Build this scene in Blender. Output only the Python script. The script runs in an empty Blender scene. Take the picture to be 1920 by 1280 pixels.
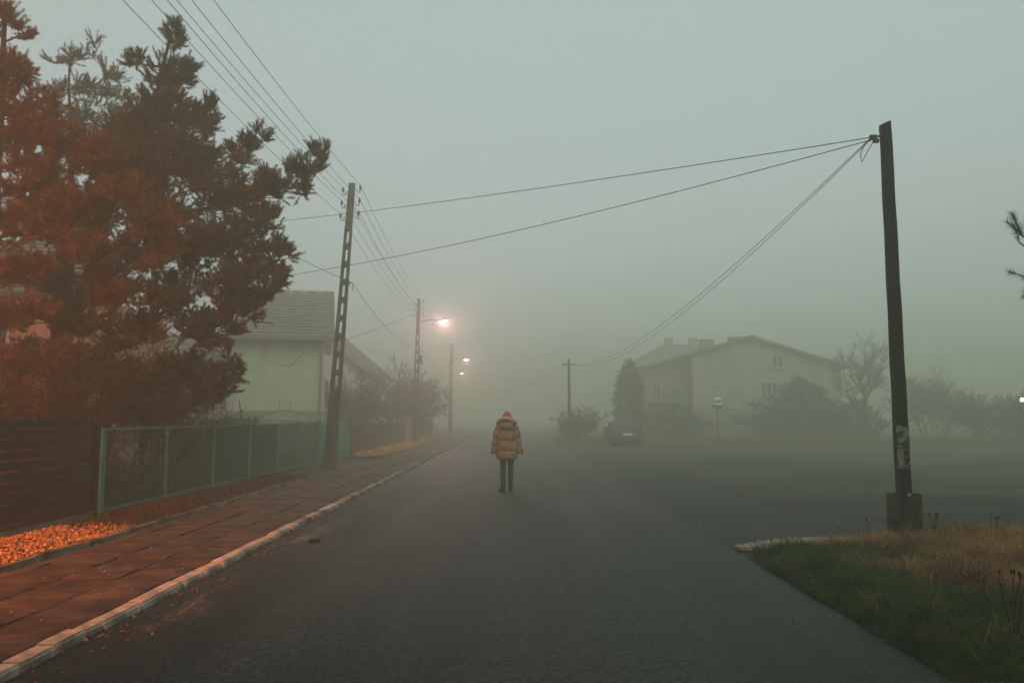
import bpy, bmesh, math, random
import numpy as np
from mathutils import Vector, Matrix, Quaternion, noise as mnoise

R = math.radians
PI = math.pi
scene = bpy.context.scene
COL = scene.collection

# ------------------------------------------------------------------ camera
cam_d = bpy.data.cameras.new('camera')
cam = bpy.data.objects.new('camera', cam_d)
COL.objects.link(cam)
cam.location = (0, 0, 1.6)
cam.rotation_euler = (R(90 + 5.394), 0, 0)
cam_d.sensor_width = 36
cam_d.lens = 28
cam_d.clip_start = 0.05
cam_d.clip_end = 2000
scene.camera = cam

# ------------------------------------------------------------------ world
SUN_EL, SUN_AZ = R(34), R(150)
world = bpy.data.worlds.new('World')
scene.world = world
world.use_nodes = True
wn, wl = world.node_tree.nodes, world.node_tree.links
wn.clear()
w_out = wn.new('ShaderNodeOutputWorld')
w_bg = wn.new('ShaderNodeBackground')
w_sky = wn.new('ShaderNodeTexSky')
w_sky.sky_type = 'NISHITA'
w_sky.sun_disc = False
w_sky.sun_elevation = SUN_EL
w_sky.sun_rotation = SUN_AZ
w_sky.altitude = 0
w_sky.air_density = 1.0
w_sky.dust_density = 6.0
w_sky.ozone_density = 1.0
w_hsv = wn.new('ShaderNodeHueSaturation')      # an overcast sky has little colour left
w_hsv.inputs['Saturation'].default_value = 0.22
w_mix = wn.new('ShaderNodeMix'); w_mix.data_type = 'RGBA'
w_mix.inputs[0].default_value = 0.6
w_mix.inputs[7].default_value = (6.65, 8.25, 8.05, 1)   # the even grey of a fog sky
wl.new(w_sky.outputs[0], w_hsv.inputs['Color'])
wl.new(w_hsv.outputs[0], w_mix.inputs[6])
wl.new(w_mix.outputs[2], w_bg.inputs[0])
w_bg.inputs[1].default_value = 0.101
wl.new(w_bg.outputs[0], w_out.inputs[0])

sun_d = bpy.data.lights.new('sun', 'SUN')
sun_d.energy = 0.5
sun_d.angle = R(60)
sun_d.color = (1.0, 0.97, 0.92)
sun = bpy.data.objects.new('sun', sun_d)
COL.objects.link(sun)
sd = Vector((math.sin(SUN_AZ) * math.cos(SUN_EL), math.cos(SUN_AZ) * math.cos(SUN_EL), math.sin(SUN_EL)))
sun.rotation_euler = (-sd).to_track_quat('-Z', 'Y').to_euler()
sun.location = (0, 0, 40)

# ------------------------------------------------------------------ render settings
vs = scene.view_settings
vs.view_transform = 'Standard'
vs.look = 'None'
vs.exposure = 0.0
vs.gamma = 1.0
vs.use_curve_mapping = False
scene.render.engine = 'CYCLES'
cy = scene.cycles
cy.use_denoising = True
cy.max_bounces = 6
cy.diffuse_bounces = 2
cy.glossy_bounces = 2
cy.transmission_bounces = 2
cy.transparent_max_bounces = 6
cy.volume_bounces = 2
cy.caustics_reflective = False
cy.caustics_refractive = False
cy.sample_clamp_indirect = 4.0
cy.use_adaptive_sampling = True
cy.adaptive_threshold = 0.02

rng = random.Random(7)
nrng = np.random.default_rng(7)

# ------------------------------------------------------------------ helpers
class MB:
    def __init__(s):
        s.v = []; s.f = []; s.m = []
    def add(s, verts, faces, mi=0):
        o = len(s.v)
        s.v.extend([tuple(p) for p in verts])
        s.f.extend([tuple(i + o for i in fc) for fc in faces])
        s.m.extend([mi] * len(faces))
    def box(s, x0, x1, y0, y1, z0, z1, M=None, mi=0):
        vs_ = [(x0, y0, z0), (x1, y0, z0), (x1, y1, z0), (x0, y1, z0), (x0, y0, z1), (x1, y0, z1), (x1, y1, z1), (x0, y1, z1)]
        if M is not None: vs_ = [M @ Vector(p) for p in vs_]
        s.add(vs_, [(0, 3, 2, 1), (4, 5, 6, 7), (0, 1, 5, 4), (1, 2, 6, 5), (2, 3, 7, 6), (3, 0, 4, 7)], mi)
    def rings(s, rings, cap=True, mi=0):
        n = len(rings[0]); vs_ = []; fs = []
        for r in rings: vs_.extend(r)
        for i in range(len(rings) - 1):
            for j in range(n):
                k = (j + 1) % n
                fs.append((i * n + j, i * n + k, (i + 1) * n + k, (i + 1) * n + j))
        if cap:
            fs.append(tuple(range(n - 1, -1, -1)))
            o = (len(rings) - 1) * n
            fs.append(tuple(o + j for j in range(n)))
        s.add(vs_, fs, mi)
    def tube(s, pts, rad, sides=6, cap=True, mi=0):
        pts = [Vector(p) for p in pts]
        if not hasattr(rad, '__len__'): rad = [rad] * len(pts)
        rings = []
        d0 = (pts[1] - pts[0]).normalized()
        ref = Vector((0, 0, 1)) if abs(d0.z) < 0.9 else Vector((1, 0, 0))
        nx = d0.cross(ref).normalized()
        for i, p in enumerate(pts):
            a = pts[max(i - 1, 0)]; b = pts[min(i + 1, len(pts) - 1)]
            d = (b - a)
            if d.length < 1e-9: d = Vector((0, 0, 1))
            d.normalize()
            nx = (nx - d * nx.dot(d))
            if nx.length < 1e-6: nx = d.orthogonal()
            nx.normalize()
            ny = d.cross(nx)
            rings.append([p + nx * (math.cos(2 * PI * k / sides) * rad[i]) + ny * (math.sin(2 * PI * k / sides) * rad[i]) for k in range(sides)])
        s.rings(rings, cap, mi)
    def lathe(s, prof, M=None, sides=10, mi=0):
        rings = []
        for r, z in prof:
            ring = [Vector((math.cos(2 * PI * k / sides) * r, math.sin(2 * PI * k / sides) * r, z)) for k in range(sides)]
            if M is not None: ring = [M @ p for p in ring]
            rings.append(ring)
        s.rings(rings, True, mi)
    def prism(s, poly, y0, y1, mi=0, axis='Y'):
        n = len(poly)
        if axis == 'Y':
            a = [(p[0], y0, p[1]) for p in poly]; b = [(p[0], y1, p[1]) for p in poly]
        elif axis == 'X':
            a = [(y0, p[0], p[1]) for p in poly]; b = [(y1, p[0], p[1]) for p in poly]
        else:
            a = [(p[0], p[1], y0) for p in poly]; b = [(p[0], p[1], y1) for p in poly]
        s.add(a + b, [tuple(range(n)), tuple(range(2 * n - 1, n - 1, -1))] + [(i, i + n, (i + 1) % n + n, (i + 1) % n) for i in range(n)], mi)
    def mesh(s, name, mats, smooth=False):
        me = bpy.data.meshes.new(name)
        me.from_pydata(s.v, [], s.f)
        if not isinstance(mats, (list, tuple)): mats = [mats]
        for m in mats: me.materials.append(m)
        if len(mats) > 1: me.polygons.foreach_set('material_index', s.m)
        bm = bmesh.new(); bm.from_mesh(me)
        bmesh.ops.recalc_face_normals(bm, faces=bm.faces)
        bm.to_mesh(me); bm.free()
        if smooth:
            me.polygons.foreach_set('use_smooth', [True] * len(me.polygons))
            try: me.set_sharp_from_angle(angle=R(50))
            except Exception: pass
        me.update()
        return me
    def build(s, name, mats, parent=None, smooth=False):
        return link(name, s.mesh(name, mats, smooth), parent)

def link(name, me, parent=None, loc=None):
    o = bpy.data.objects.new(name, me)
    COL.objects.link(o)
    if parent is not None: o.parent = parent
    if loc is not None: o.location = loc
    return o

def empty(name, loc=(0, 0, 0), rz=0.0):
    o = bpy.data.objects.new(name, None)
    o.empty_display_size = 0.2
    COL.objects.link(o)
    o.location = loc; o.rotation_euler = (0, 0, rz)
    return o

def tag(o, label=None, cat=None, group=None, kind=None):
    if label: o['label'] = label
    if cat: o['category'] = cat
    if group: o['group'] = group
    if kind: o['kind'] = kind
    return o

def children(o): return [c for c in bpy.data.objects if c.parent == o]

def copy_tree(o, parent=None):
    c = o.copy(); COL.objects.link(c); c.parent = parent
    for ch in children(o): copy_tree(ch, c)
    return c

def tri_mesh(name, V, T, mat, smooth=False):
    """fast mesh from numpy arrays, V (n,3), T (m,3)"""
    me = bpy.data.meshes.new(name)
    me.vertices.add(len(V)); me.vertices.foreach_set('co', V.astype(np.float32).ravel())
    me.loops.add(len(T) * 3); me.loops.foreach_set('vertex_index', T.astype(np.int32).ravel())
    me.polygons.add(len(T))
    me.polygons.foreach_set('loop_start', np.arange(0, len(T) * 3, 3, dtype=np.int32))
    me.polygons.foreach_set('loop_total', np.full(len(T), 3, dtype=np.int32))
    for m in (mat if isinstance(mat, (list, tuple)) else [mat]): me.materials.append(m)
    me.update(calc_edges=True)
    return me

# ------------------------------------------------------------------ materials
def mat(name, c1, c2=None, scale=4.0, detail=5.0, rough=0.8, rough2=None, bump=0.0, bscale=None, rand=0.0, stretch=(1, 1, 1),
        metal=0.0, spec=0.3, lo=0.35, hi=0.65, grain=0.0, gscale=80.0, transl=0.0, bdist=0.02, stains=None, sand_sheen=False):
    m = bpy.data.materials.new(name)
    m.use_nodes = True
    N, L = m.node_tree.nodes, m.node_tree.links
    b = N['Principled BSDF']
    b.inputs['Metallic'].default_value = metal
    b.inputs['Roughness'].default_value = rough
    b.inputs['Specular IOR Level'].default_value = spec
    tc = N.new('ShaderNodeTexCoord')
    mp = N.new('ShaderNodeMapping')
    mp.inputs['Scale'].default_value = stretch
    L.new(tc.outputs['Object'], mp.inputs['Vector'])
    oi = N.new('ShaderNodeObjectInfo')
    if rand:
        cb = N.new('ShaderNodeCombineXYZ')
        mu = N.new('ShaderNodeMath'); mu.operation = 'MULTIPLY'; mu.inputs[1].default_value = 37.0
        L.new(oi.outputs['Random'], mu.inputs[0])
        for i in range(3): L.new(mu.outputs[0], cb.inputs[i])
        L.new(cb.outputs[0], mp.inputs['Location'])
    nz = N.new('ShaderNodeTexNoise')
    nz.inputs['Scale'].default_value = scale; nz.inputs['Detail'].default_value = detail
    L.new(mp.outputs[0], nz.inputs['Vector'])
    rp = N.new('ShaderNodeValToRGB')
    rp.color_ramp.elements[0].position = lo; rp.color_ramp.elements[1].position = hi
    rp.color_ramp.elements[0].color = (*c1, 1)
    rp.color_ramp.elements[1].color = (*(c2 or c1), 1)
    L.new(nz.outputs['Fac'], rp.inputs[0])
    col = rp.outputs[0]
    if stains:
        sc_, scol, p0, p1, sst = stains
        mp2 = N.new('ShaderNodeMapping'); mp2.inputs['Scale'].default_value = sst; mp2.inputs['Location'].default_value = (3.1, 7.7, 1.3)
        L.new(tc.outputs['Object'], mp2.inputs['Vector'])
        n2 = N.new('ShaderNodeTexNoise'); n2.inputs['Scale'].default_value = sc_; n2.inputs['Detail'].default_value = 8; n2.inputs['Roughness'].default_value = 0.65
        L.new(mp2.outputs[0], n2.inputs['Vector'])
        mr = N.new('ShaderNodeMapRange'); mr.inputs['From Min'].default_value = p0; mr.inputs['From Max'].default_value = p1
        L.new(n2.outputs['Fac'], mr.inputs[0])
        mx = N.new('ShaderNodeMix'); mx.data_type = 'RGBA'
        L.new(mr.outputs[0], mx.inputs[0]); L.new(col, mx.inputs[6]); mx.inputs[7].default_value = (*scol, 1)
        col = mx.outputs[2]
    if sand_sheen:        # sandy smears that traffic leaves along the left kerb; paler bands paint sheen
        sx = N.new('ShaderNodeSeparateXYZ'); L.new(tc.outputs['Object'], sx.inputs[0])
        m1 = N.new('ShaderNodeMapRange'); m1.inputs['From Min'].default_value = -1.0; m1.inputs['From Max'].default_value = -2.9
        m1.inputs['To Min'].default_value = 0.0; m1.inputs['To Max'].default_value = 0.17
        L.new(sx.outputs[0], m1.inputs[0])
        mp5 = N.new('ShaderNodeMapping'); mp5.inputs['Scale'].default_value = (1.6, .42, 1); L.new(tc.outputs['Object'], mp5.inputs['Vector'])
        n5 = N.new('ShaderNodeTexNoise'); n5.inputs['Scale'].default_value = 1.5; n5.inputs['Detail'].default_value = 9; n5.inputs['Roughness'].default_value = .62
        L.new(mp5.outputs[0], n5.inputs['Vector'])
        ad = N.new('ShaderNodeMath'); ad.operation = 'ADD'; L.new(n5.outputs['Fac'], ad.inputs[0]); L.new(m1.outputs[0], ad.inputs[1])
        m6 = N.new('ShaderNodeMapRange'); m6.inputs['From Min'].default_value = .70; m6.inputs['From Max'].default_value = .86; m6.inputs['To Max'].default_value = .75
        L.new(ad.outputs[0], m6.inputs[0])
        ax_ = N.new('ShaderNodeMath'); ax_.operation = 'ADD'; ax_.inputs[1].default_value = .25; L.new(sx.outputs[0], ax_.inputs[0])  # paler wheel-track bands: road sheen and wear put into the colour
        ab_ = N.new('ShaderNodeMath'); ab_.operation = 'ABSOLUTE'; L.new(ax_.outputs[0], ab_.inputs[0])
        sb_ = N.new('ShaderNodeMath'); sb_.operation = 'SUBTRACT'; sb_.inputs[1].default_value = 1.35; L.new(ab_.outputs[0], sb_.inputs[0])
        a2_ = N.new('ShaderNodeMath'); a2_.operation = 'ABSOLUTE'; L.new(sb_.outputs[0], a2_.inputs[0])
        a3_ = N.new('ShaderNodeMath'); a3_.operation = 'MULTIPLY_ADD'; a3_.inputs[1].default_value = -1.0; L.new(a2_.outputs[0], a3_.inputs[0]); L.new(n5.outputs['Fac'], a3_.inputs[2])
        m7 = N.new('ShaderNodeMapRange'); m7.inputs['From Min'].default_value = .05; m7.inputs['From Max'].default_value = .55; m7.inputs['To Max'].default_value = .55
        L.new(a3_.outputs[0], m7.inputs[0])
        mx7 = N.new('ShaderNodeMix'); mx7.data_type = 'RGBA'; L.new(m7.outputs[0], mx7.inputs[0]); L.new(col, mx7.inputs[6]); mx7.inputs[7].default_value = (.046, .047, .040, 1)
        col = mx7.outputs[2]
        mx6 = N.new('ShaderNodeMix'); mx6.data_type = 'RGBA'; L.new(m6.outputs[0], mx6.inputs[0]); L.new(col, mx6.inputs[6]); mx6.inputs[7].default_value = (.20, .145, .095, 1)
        col = mx6.outputs[2]
    if grain:
        n3 = N.new('ShaderNodeTexNoise'); n3.inputs['Scale'].default_value = gscale; n3.inputs['Detail'].default_value = 3
        L.new(tc.outputs['Object'], n3.inputs['Vector'])
        mr3 = N.new('ShaderNodeMapRange'); mr3.inputs['From Min'].default_value = 0.38; mr3.inputs['From Max'].default_value = 0.62
        mr3.inputs['To Min'].default_value = 1 - grain; mr3.inputs['To Max'].default_value = 1 + grain
        L.new(n3.outputs['Fac'], mr3.inputs[0])
        vm = N.new('ShaderNodeVectorMath'); vm.operation = 'SCALE'
        L.new(col, vm.inputs[0]); L.new(mr3.outputs[0], vm.inputs['Scale'])
        col = vm.outputs[0]
    if rand:
        mr4 = N.new('ShaderNodeMapRange'); mr4.inputs['To Min'].default_value = 1 - rand; mr4.inputs['To Max'].default_value = 1 + rand
        L.new(oi.outputs['Random'], mr4.inputs[0])
        vm2 = N.new('ShaderNodeVectorMath'); vm2.operation = 'SCALE'
        L.new(col, vm2.inputs[0]); L.new(mr4.outputs[0], vm2.inputs['Scale'])
        col = vm2.outputs[0]
    L.new(col, b.inputs['Base Color'])
    if rough2 is not None:
        mr5 = N.new('ShaderNodeMapRange'); mr5.inputs['From Min'].default_value = 0.35; mr5.inputs['From Max'].default_value = 0.65
        mr5.inputs['To Min'].default_value = rough; mr5.inputs['To Max'].default_value = rough2
        L.new(nz.outputs['Fac'], mr5.inputs[0]); L.new(mr5.outputs[0], b.inputs['Roughness'])
    if bump:
        n4 = N.new('ShaderNodeTexNoise'); n4.inputs['Scale'].default_value = bscale or scale * 6; n4.inputs['Detail'].default_value = 4
        L.new(mp.outputs[0], n4.inputs['Vector'])
        bp = N.new('ShaderNodeBump'); bp.inputs['Strength'].default_value = bump; bp.inputs['Distance'].default_value = bdist
        L.new(n4.outputs['Fac'], bp.inputs['Height']); L.new(bp.outputs[0], b.inputs['Normal'])
    if transl:
        tr = N.new('ShaderNodeBsdfTranslucent'); L.new(col, tr.inputs[0])
        ms = N.new('ShaderNodeMixShader'); ms.inputs[0].default_value = transl
        L.new(b.outputs[0], ms.inputs[1]); L.new(tr.outputs[0], ms.inputs[2])
        L.new(ms.outputs[0], N['Material Output'].inputs['Surface'])
    return m

def emit(name, c, s):
    m = bpy.data.materials.new(name); m.use_nodes = True
    b = m.node_tree.nodes['Principled BSDF']
    b.inputs['Base Color'].default_value = (*c, 1)
    b.inputs['Emission Color'].default_value = (*c, 1)
    b.inputs['Emission Strength'].default_value = s
    return m

def brick_mat(name, c1, c2, cm, scale, rough=0.85):
    m = bpy.data.materials.new(name); m.use_nodes = True
    N, L = m.node_tree.nodes, m.node_tree.links
    b = N['Principled BSDF']; b.inputs['Roughness'].default_value = rough
    tc = N.new('ShaderNodeTexCoord'); mp = N.new('ShaderNodeMapping')
    mp.inputs['Rotation'].default_value = (R(90), 0, 0)
    L.new(tc.outputs['Object'], mp.inputs[0])
    bt = N.new('ShaderNodeTexBrick'); bt.inputs['Scale'].default_value = scale
    bt.inputs['Color1'].default_value = (*c1, 1); bt.inputs['Color2'].default_value = (*c2, 1); bt.inputs['Mortar'].default_value = (*cm, 1)
    bt.inputs['Mortar Size'].default_value = 0.03
    L.new(mp.outputs[0], bt.inputs['Vector']); L.new(bt.outputs[0], b.inputs['Base Color'])
    bp = N.new('ShaderNodeBump'); bp.inputs['Strength'].default_value = 0.4; bp.inputs['Distance'].default_value = 0.01
    L.new(bt.outputs['Fac'], bp.inputs['Height']); bp.invert = True
    L.new(bp.outputs[0], b.inputs['Normal'])
    return m

M = {}
M['asphalt'] = mat('asphalt', (.012, .0125, .0105), (.020, .021, .0175), scale=5.0, detail=10, rough=.60, bump=1.0, bscale=60, stretch=(1, .5, 1), spec=.34, grain=.95, gscale=24, bdist=.014, sand_sheen=True,
                   stains=(1.5, (.034, .035, .029), .46, .72, (1.5, .10, 1)))  # pale lengthwise streaks mix wear with road sheen put in as colour
M['asphalt_new'] = mat('asphalt_new', (.011, .013, .012), (.019, .022, .020), scale=4.0, detail=9, rough=.66, bump=.9, bscale=70, spec=.28, grain=.8, gscale=28, bdist=.010)
M['lot'] = mat('lot', (.022, .021, .017), (.048, .043, .034), scale=.5, detail=9, rough=.9, rough2=.7, bump=.5, bscale=60, stretch=(.35, 1, 1), grain=.3, gscale=40,
               stains=(.5, (.13, .10, .07), .60, .74, (.22, 1, 1)))
M['seam'] = mat('seam', (.055, .055, .048), (.10, .095, .08), scale=6, rough=.9)
M['earth'] = mat('earth', (.030, .024, .016), (.060, .048, .030), scale=3, rough=.95, bump=.6, bscale=30)
M['earth_dark'] = mat('earth_dark', (.012, .012, .007), (.026, .022, .013), scale=5, rough=.95, bump=.8, bscale=30)
M['yard'] = mat('yard', (.025, .030, .014), (.060, .052, .028), scale=2, rough=.95, bump=.8, bscale=25)
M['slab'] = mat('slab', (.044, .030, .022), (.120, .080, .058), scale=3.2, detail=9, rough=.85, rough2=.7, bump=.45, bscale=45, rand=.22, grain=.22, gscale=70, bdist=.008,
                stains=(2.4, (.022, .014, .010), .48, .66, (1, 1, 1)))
M['slab_bed'] = mat('slab_bed', (.045, .036, .026), (.09, .075, .055), scale=8, rough=.95, bump=.5, bscale=60)
M['kerb'] = mat('kerb', (.36, .33, .285), (.58, .54, .475), scale=5, detail=8, rough=.8, bump=.4, bscale=50, rand=.10, grain=.14, gscale=70, bdist=.006,
                stains=(3.0, (.13, .105, .08), .50, .70, (1, 1, 1)))
M['kerb_worn'] = mat('kerb_worn', (.20, .18, .15), (.34, .31, .26), scale=5, detail=8, rough=.85, bump=.4, bscale=50, rand=.15, grain=.14, gscale=70, bdist=.006, stains=(2.6, (.075, .062, .045), .46, .64, (1, 1, 1)))
M['edging'] = mat('edging', (.12, .105, .085), (.22, .19, .16), scale=5, detail=8, rough=.9, bump=.5, bscale=50, rand=.15, stains=(2.2, (.05, .055, .03), .5, .65, (1, 1, 1)))
M['chip'] = mat('chip', (.34, .14, .05), (.74, .42, .17), scale=30, rough=.85)  # orange tone deepened in place of stronger amber lamp light
M['leaf'] = mat('leaf', (.22, .10, .04), (.42, .24, .10), scale=25, rough=.8)
M['gravel'] = mat('gravel', (.42, .34, .26), (.80, .69, .56), scale=25, rough=.85)
M['grass_green'] = mat('grass_green', (.045, .110, .016), (.125, .180, .030), scale=3.0, rough=.6, transl=.25, spec=.25)
M['grass_dead'] = mat('grass_dead', (.38, .145, .040), (.74, .38, .13), scale=3.0, rough=.75, transl=.2)
M['grass_brown'] = mat('grass_brown', (.095, .038, .017), (.24, .105, .042), scale=3.0, rough=.8, transl=.15)
M['grass_dull'] = mat('grass_dull', (.040, .024, .014), (.120, .068, .036), scale=4.0, rough=.85, transl=.1)
M['stalk'] = mat('stalk', (.035, .022, .014), (.07, .045, .03), scale=12, rough=.85)
M['concrete'] = mat('concrete', (.060, .055, .045), (.115, .105, .086), scale=3.5, detail=9, rough=.9, bump=.45, bscale=40, grain=.15, stains=(1.5, (.050, .046, .038), .5, .7, (2, 2, .5)))
M['block'] = mat('block', (.065, .050, .036), (.140, .110, .080), scale=5, detail=9, rough=.92, bump=.6, bscale=35, stains=(3.5, (.016, .014, .011), .48, .62, (1, 1, .6)))
M['old_wood'] = mat('old_wood', (.007, .008, .008), (.016, .016, .015), scale=5, detail=9, rough=.85, bump=.7, bscale=14, stretch=(7, 7, .4), grain=.2)
M['porcelain'] = mat('porcelain', (.16, .11, .08), (.24, .18, .13), scale=9, rough=.35, spec=.5)
M['steel'] = mat('steel', (.09, .085, .08), (.15, .14, .13), scale=9, rough=.55, metal=.6)
M['bright_steel'] = mat('bright_steel', (.45, .47, .48), (.6, .6, .6), scale=9, rough=.35, metal=.9)
M['wire'] = mat('wire', (.020, .020, .018), (.03, .03, .027), rough=.7)
M['bark'] = mat('bark', (.028, .018, .012), (.066, .040, .026), scale=7, detail=9, rough=.95, bump=.9, bscale=16, stretch=(2.5, 2.5, .6), bdist=.03)
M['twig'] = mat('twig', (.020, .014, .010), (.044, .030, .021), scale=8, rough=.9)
M['twig_haze'] = mat('twig_haze', (.060, .050, .040), (.095, .078, .062), scale=3, rough=.9)  # paled for distant growth, haze put into the twig colour
M['needle'] = mat('needle', (.018, .026, .010), (.105, .088, .030), scale=4.5, detail=6, rough=.6, transl=.2, spec=.25, stains=(1.3, (.20, .090, .032), .50, .72, (1, 1, 1)))  # brown blotches carry part of the amber lamp's tint
M['needle_amber_light'] = mat('needle_amber_light', (.045, .028, .011), (.260, .108, .036), scale=4.0, detail=6, rough=.65, transl=.2, spec=.2, stains=(1.6, (.050, .055, .020), .52, .74, (1, 1, 1)))  # amber lamp cast on the left put into the needle colour
M['needle_dark'] = mat('needle_dark', (.026, .038, .018), (.066, .072, .034), scale=1.5, rough=.65, transl=.15, spec=.2)
M['needle_haze'] = mat('needle_haze', (.042, .052, .030), (.085, .090, .055), scale=1.2, rough=.7, transl=.15, spec=.2)  # paler needles for far evergreens, fog put into the colour
M['fence_dark'] = mat('fence_dark', (.008, .010, .010), (.014, .016, .0155), scale=4, rough=.55, rand=.12, grain=.1, spec=.35)
M['fence_green'] = mat('fence_green', (.030, .180, .125), (.055, .230, .165), scale=5, rough=.55, rand=.08, spec=.4, stains=(2.4, (.07, .085, .05), .56, .75, (1, 1, 1)))
M['mesh_green'] = mat('mesh_green', (.010, .075, .048), (.020, .100, .066), scale=5, rough=.6)
M['picket'] = mat('picket', (.075, .042, .028), (.135, .080, .055), scale=5, rough=.9, rand=.25, bump=.4, bscale=20, stretch=(4, 4, .6))
M['plinth'] = mat('plinth', (.10, .095, .085), (.16, .15, .13), scale=4, rough=.9, bump=.4, bscale=30)
M['stucco_green'] = mat('stucco_green', (.33, .41, .28), (.40, .47, .33), scale=1.1, detail=8, rough=.9, bump=.2, bscale=70, stains=(.7, (.26, .31, .22), .55, .75, (1, 1, .4)))
M['stucco_beige'] = mat('stucco_beige', (.40, .35, .27), (.50, .44, .34), scale=1.1, detail=8, rough=.9, bump=.2, bscale=70, stains=(.7, (.28, .25, .2), .55, .75, (1, 1, .4)))
M['stucco_grey'] = mat('stucco_grey', (.30, .28, .24), (.38, .36, .31), scale=1.0, detail=8, rough=.9, stains=(.6, (.20, .19, .16), .52, .72, (1, 1, .4)))
M['stucco_plinth'] = mat('stucco_plinth', (.17, .15, .125), (.24, .215, .18), scale=2, rough=.9)
M['roof'] = mat('roof', (.11, .105, .092), (.165, .155, .135), scale=3, detail=8, rough=.85, stains=(1.2, (.07, .072, .055), .52, .7, (1, 1, 1)))
M['roof_dark'] = mat('roof_dark', (.105, .100, .088), (.150, .142, .125), scale=2, detail=8, rough=.85)  # lightened so far roofs fade, some haze in the colour
M['white_paint'] = mat('white_paint', (.40, .40, .37), (.50, .50, .46), scale=4, rough=.6)
M['glass'] = mat('glass', (.018, .022, .024), (.03, .034, .036), scale=2, rough=.08, spec=.6)
M['brick'] = brick_mat('brick', (.24, .20, .155), (.30, .25, .20), (.15, .14, .125), 4.0)
M['red_brick'] = brick_mat('red_brick', (.42, .15, .085), (.50, .20, .11), (.32, .24, .18), 4.0)
M['car_paint'] = mat('car_paint', (.014, .018, .020), (.02, .025, .027), scale=3, rough=.3, spec=.5)
M['rubber'] = mat('rubber', (.012, .012, .012), (.02, .02, .02), scale=9, rough=.85)
M['plastic'] = mat('plastic', (.03, .03, .03), (.045, .045, .043), scale=9, rough=.6)
M['tail'] = mat('tail', (.25, .02, .015), (.35, .03, .02), scale=9, rough=.3)
M['plate'] = mat('plate', (.65, .65, .6), (.72, .72, .68), scale=9, rough=.5)
M['sign_green'] = mat('sign_green', (.02, .14, .07), (.03, .17, .09), scale=4, rough=.45)
M['sign_white'] = mat('sign_white', (.72, .74, .72), (.8, .8, .78), scale=4, rough=.45)
M['sign_black'] = mat('sign_black', (.015, .015, .015), (.02, .02, .02), scale=4, rough=.5)
M['coat'] = mat('coat', (.160, .140, .090), (.250, .215, .145), scale=6, rough=.55, bump=.5, bscale=16, bdist=.03, spec=.35)
M['coat_light'] = mat('coat_light', (.34, .28, .21), (.42, .35, .27), scale=8, rough=.6, bump=.4, bscale=18, bdist=.02)
M['knit'] = mat('knit', (.27, .115, .078), (.35, .155, .105), scale=30, rough=.95, bump=.9, bscale=130, bdist=.01)
M['denim'] = mat('denim', (.010, .042, .062), (.020, .068, .095), scale=8, rough=.9, bump=.3, bscale=60)
M['leather'] = mat('leather', (.010, .010, .011), (.018, .017, .017), scale=9, rough=.45)
M['skin'] = mat('skin', (.45, .27, .19), (.52, .32, .23), scale=9, rough=.6)
M['hair'] = mat('hair', (.05, .028, .015), (.09, .05, .028), scale=20, rough=.5, stretch=(8, 8, 1))
M['poster_a'] = mat('poster_a', (.025, .10, .085), (.34, .40, .36), scale=11, detail=2.5, rough=.6, lo=.46, hi=.60)
M['poster_b'] = mat('poster_b', (.20, .185, .165), (.45, .42, .38), scale=16, detail=5, rough=.8, lo=.42, hi=.56, stretch=(2.2, 1, 1))
M['paint_mark'] = mat('paint_mark', (.30, .31, .30), (.40, .40, .38), scale=20, rough=.8)
M['ember'] = emit('lamp_lens_pink', (1.0, .52, .58), 18.0)
M['amber'] = emit('lamp_lens_amber', (1.0, .36, .09), 30.0)
M['tiny_lamp'] = emit('lamp_lens_small', (1.0, .62, .42), 14.0)

# ================================================================== SETTING
def sheet(name, x0, x1, y0, y1, z, m, cuts=1):
    b = MB(); b.add([(x0, y0, z), (x1, y0, z), (x1, y1, z), (x0, y1, z)], [(0, 1, 2, 3)])
    return b.build(name, m)

GX, GY0, GY1 = 150.0, -50.0, 290.0
tag(sheet('ground', -GX, GX, GY0, GY1, -.06, M['yard']), kind='structure')

# road: slightly cambered strip, and the newer asphalt beside it
def strip(name, xs, ys, zf, m):
    V = []; Fc = []
    for y in ys:
        for x in xs: V.append((x, y, zf(x, y)))
    n = len(xs)
    for j in range(len(ys) - 1):
        for i in range(n - 1):
            Fc.append((j * n + i, j * n + i + 1, (j + 1) * n + i + 1, (j + 1) * n + i))
    b = MB(); b.add(V, Fc)
    return b.build(name, m, smooth=True)

def edge_wob(y): return 0.035 * mnoise.noise((0.7, y * .55, 0)) + 0.02 * mnoise.noise((3.7, y * 2.1, 0))
road_ys = [-30 + .5 * i for i in range(160)] + [50 + 6 * i for i in range(40)]
def bend(y): return 0.0 if y < 70 else -0.0011 * (y - 70) ** 2
b = MB(); V = []; Fc = []
xs_rel = [-3.10, -2.4, -1.6, -.8, 0, .8, 1.6, 2.3, 2.66]
for y in road_ys:
    for i, x in enumerate(xs_rel):
        xx = x + bend(y) + (edge_wob(y) if i == 8 else 0)
        zz = 0.0 if i in (0, 8) else .012 * (1 - abs(x + .2) / 3)
        V.append((xx, y, zz))
n = len(xs_rel)
for j in range(len(road_ys) - 1):
    for i in range(n - 1): Fc.append((j * n + i, j * n + i + 1, (j + 1) * n + i + 1, (j + 1) * n + i))
b.add(V, Fc)
tag(b.build('road', M['asphalt'], smooth=True), kind='structure')

tag(strip('asphalt_strip', [2.60, 3.6, 4.76], [9.3 + .5 * i for i in range(66)], lambda x, y: -.006, M['asphalt_new']), kind='structure')
tag(sheet('parking_lot', 2.6, 60, 9.0, 42.0, -.012, M['lot']), kind='structure')
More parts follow.
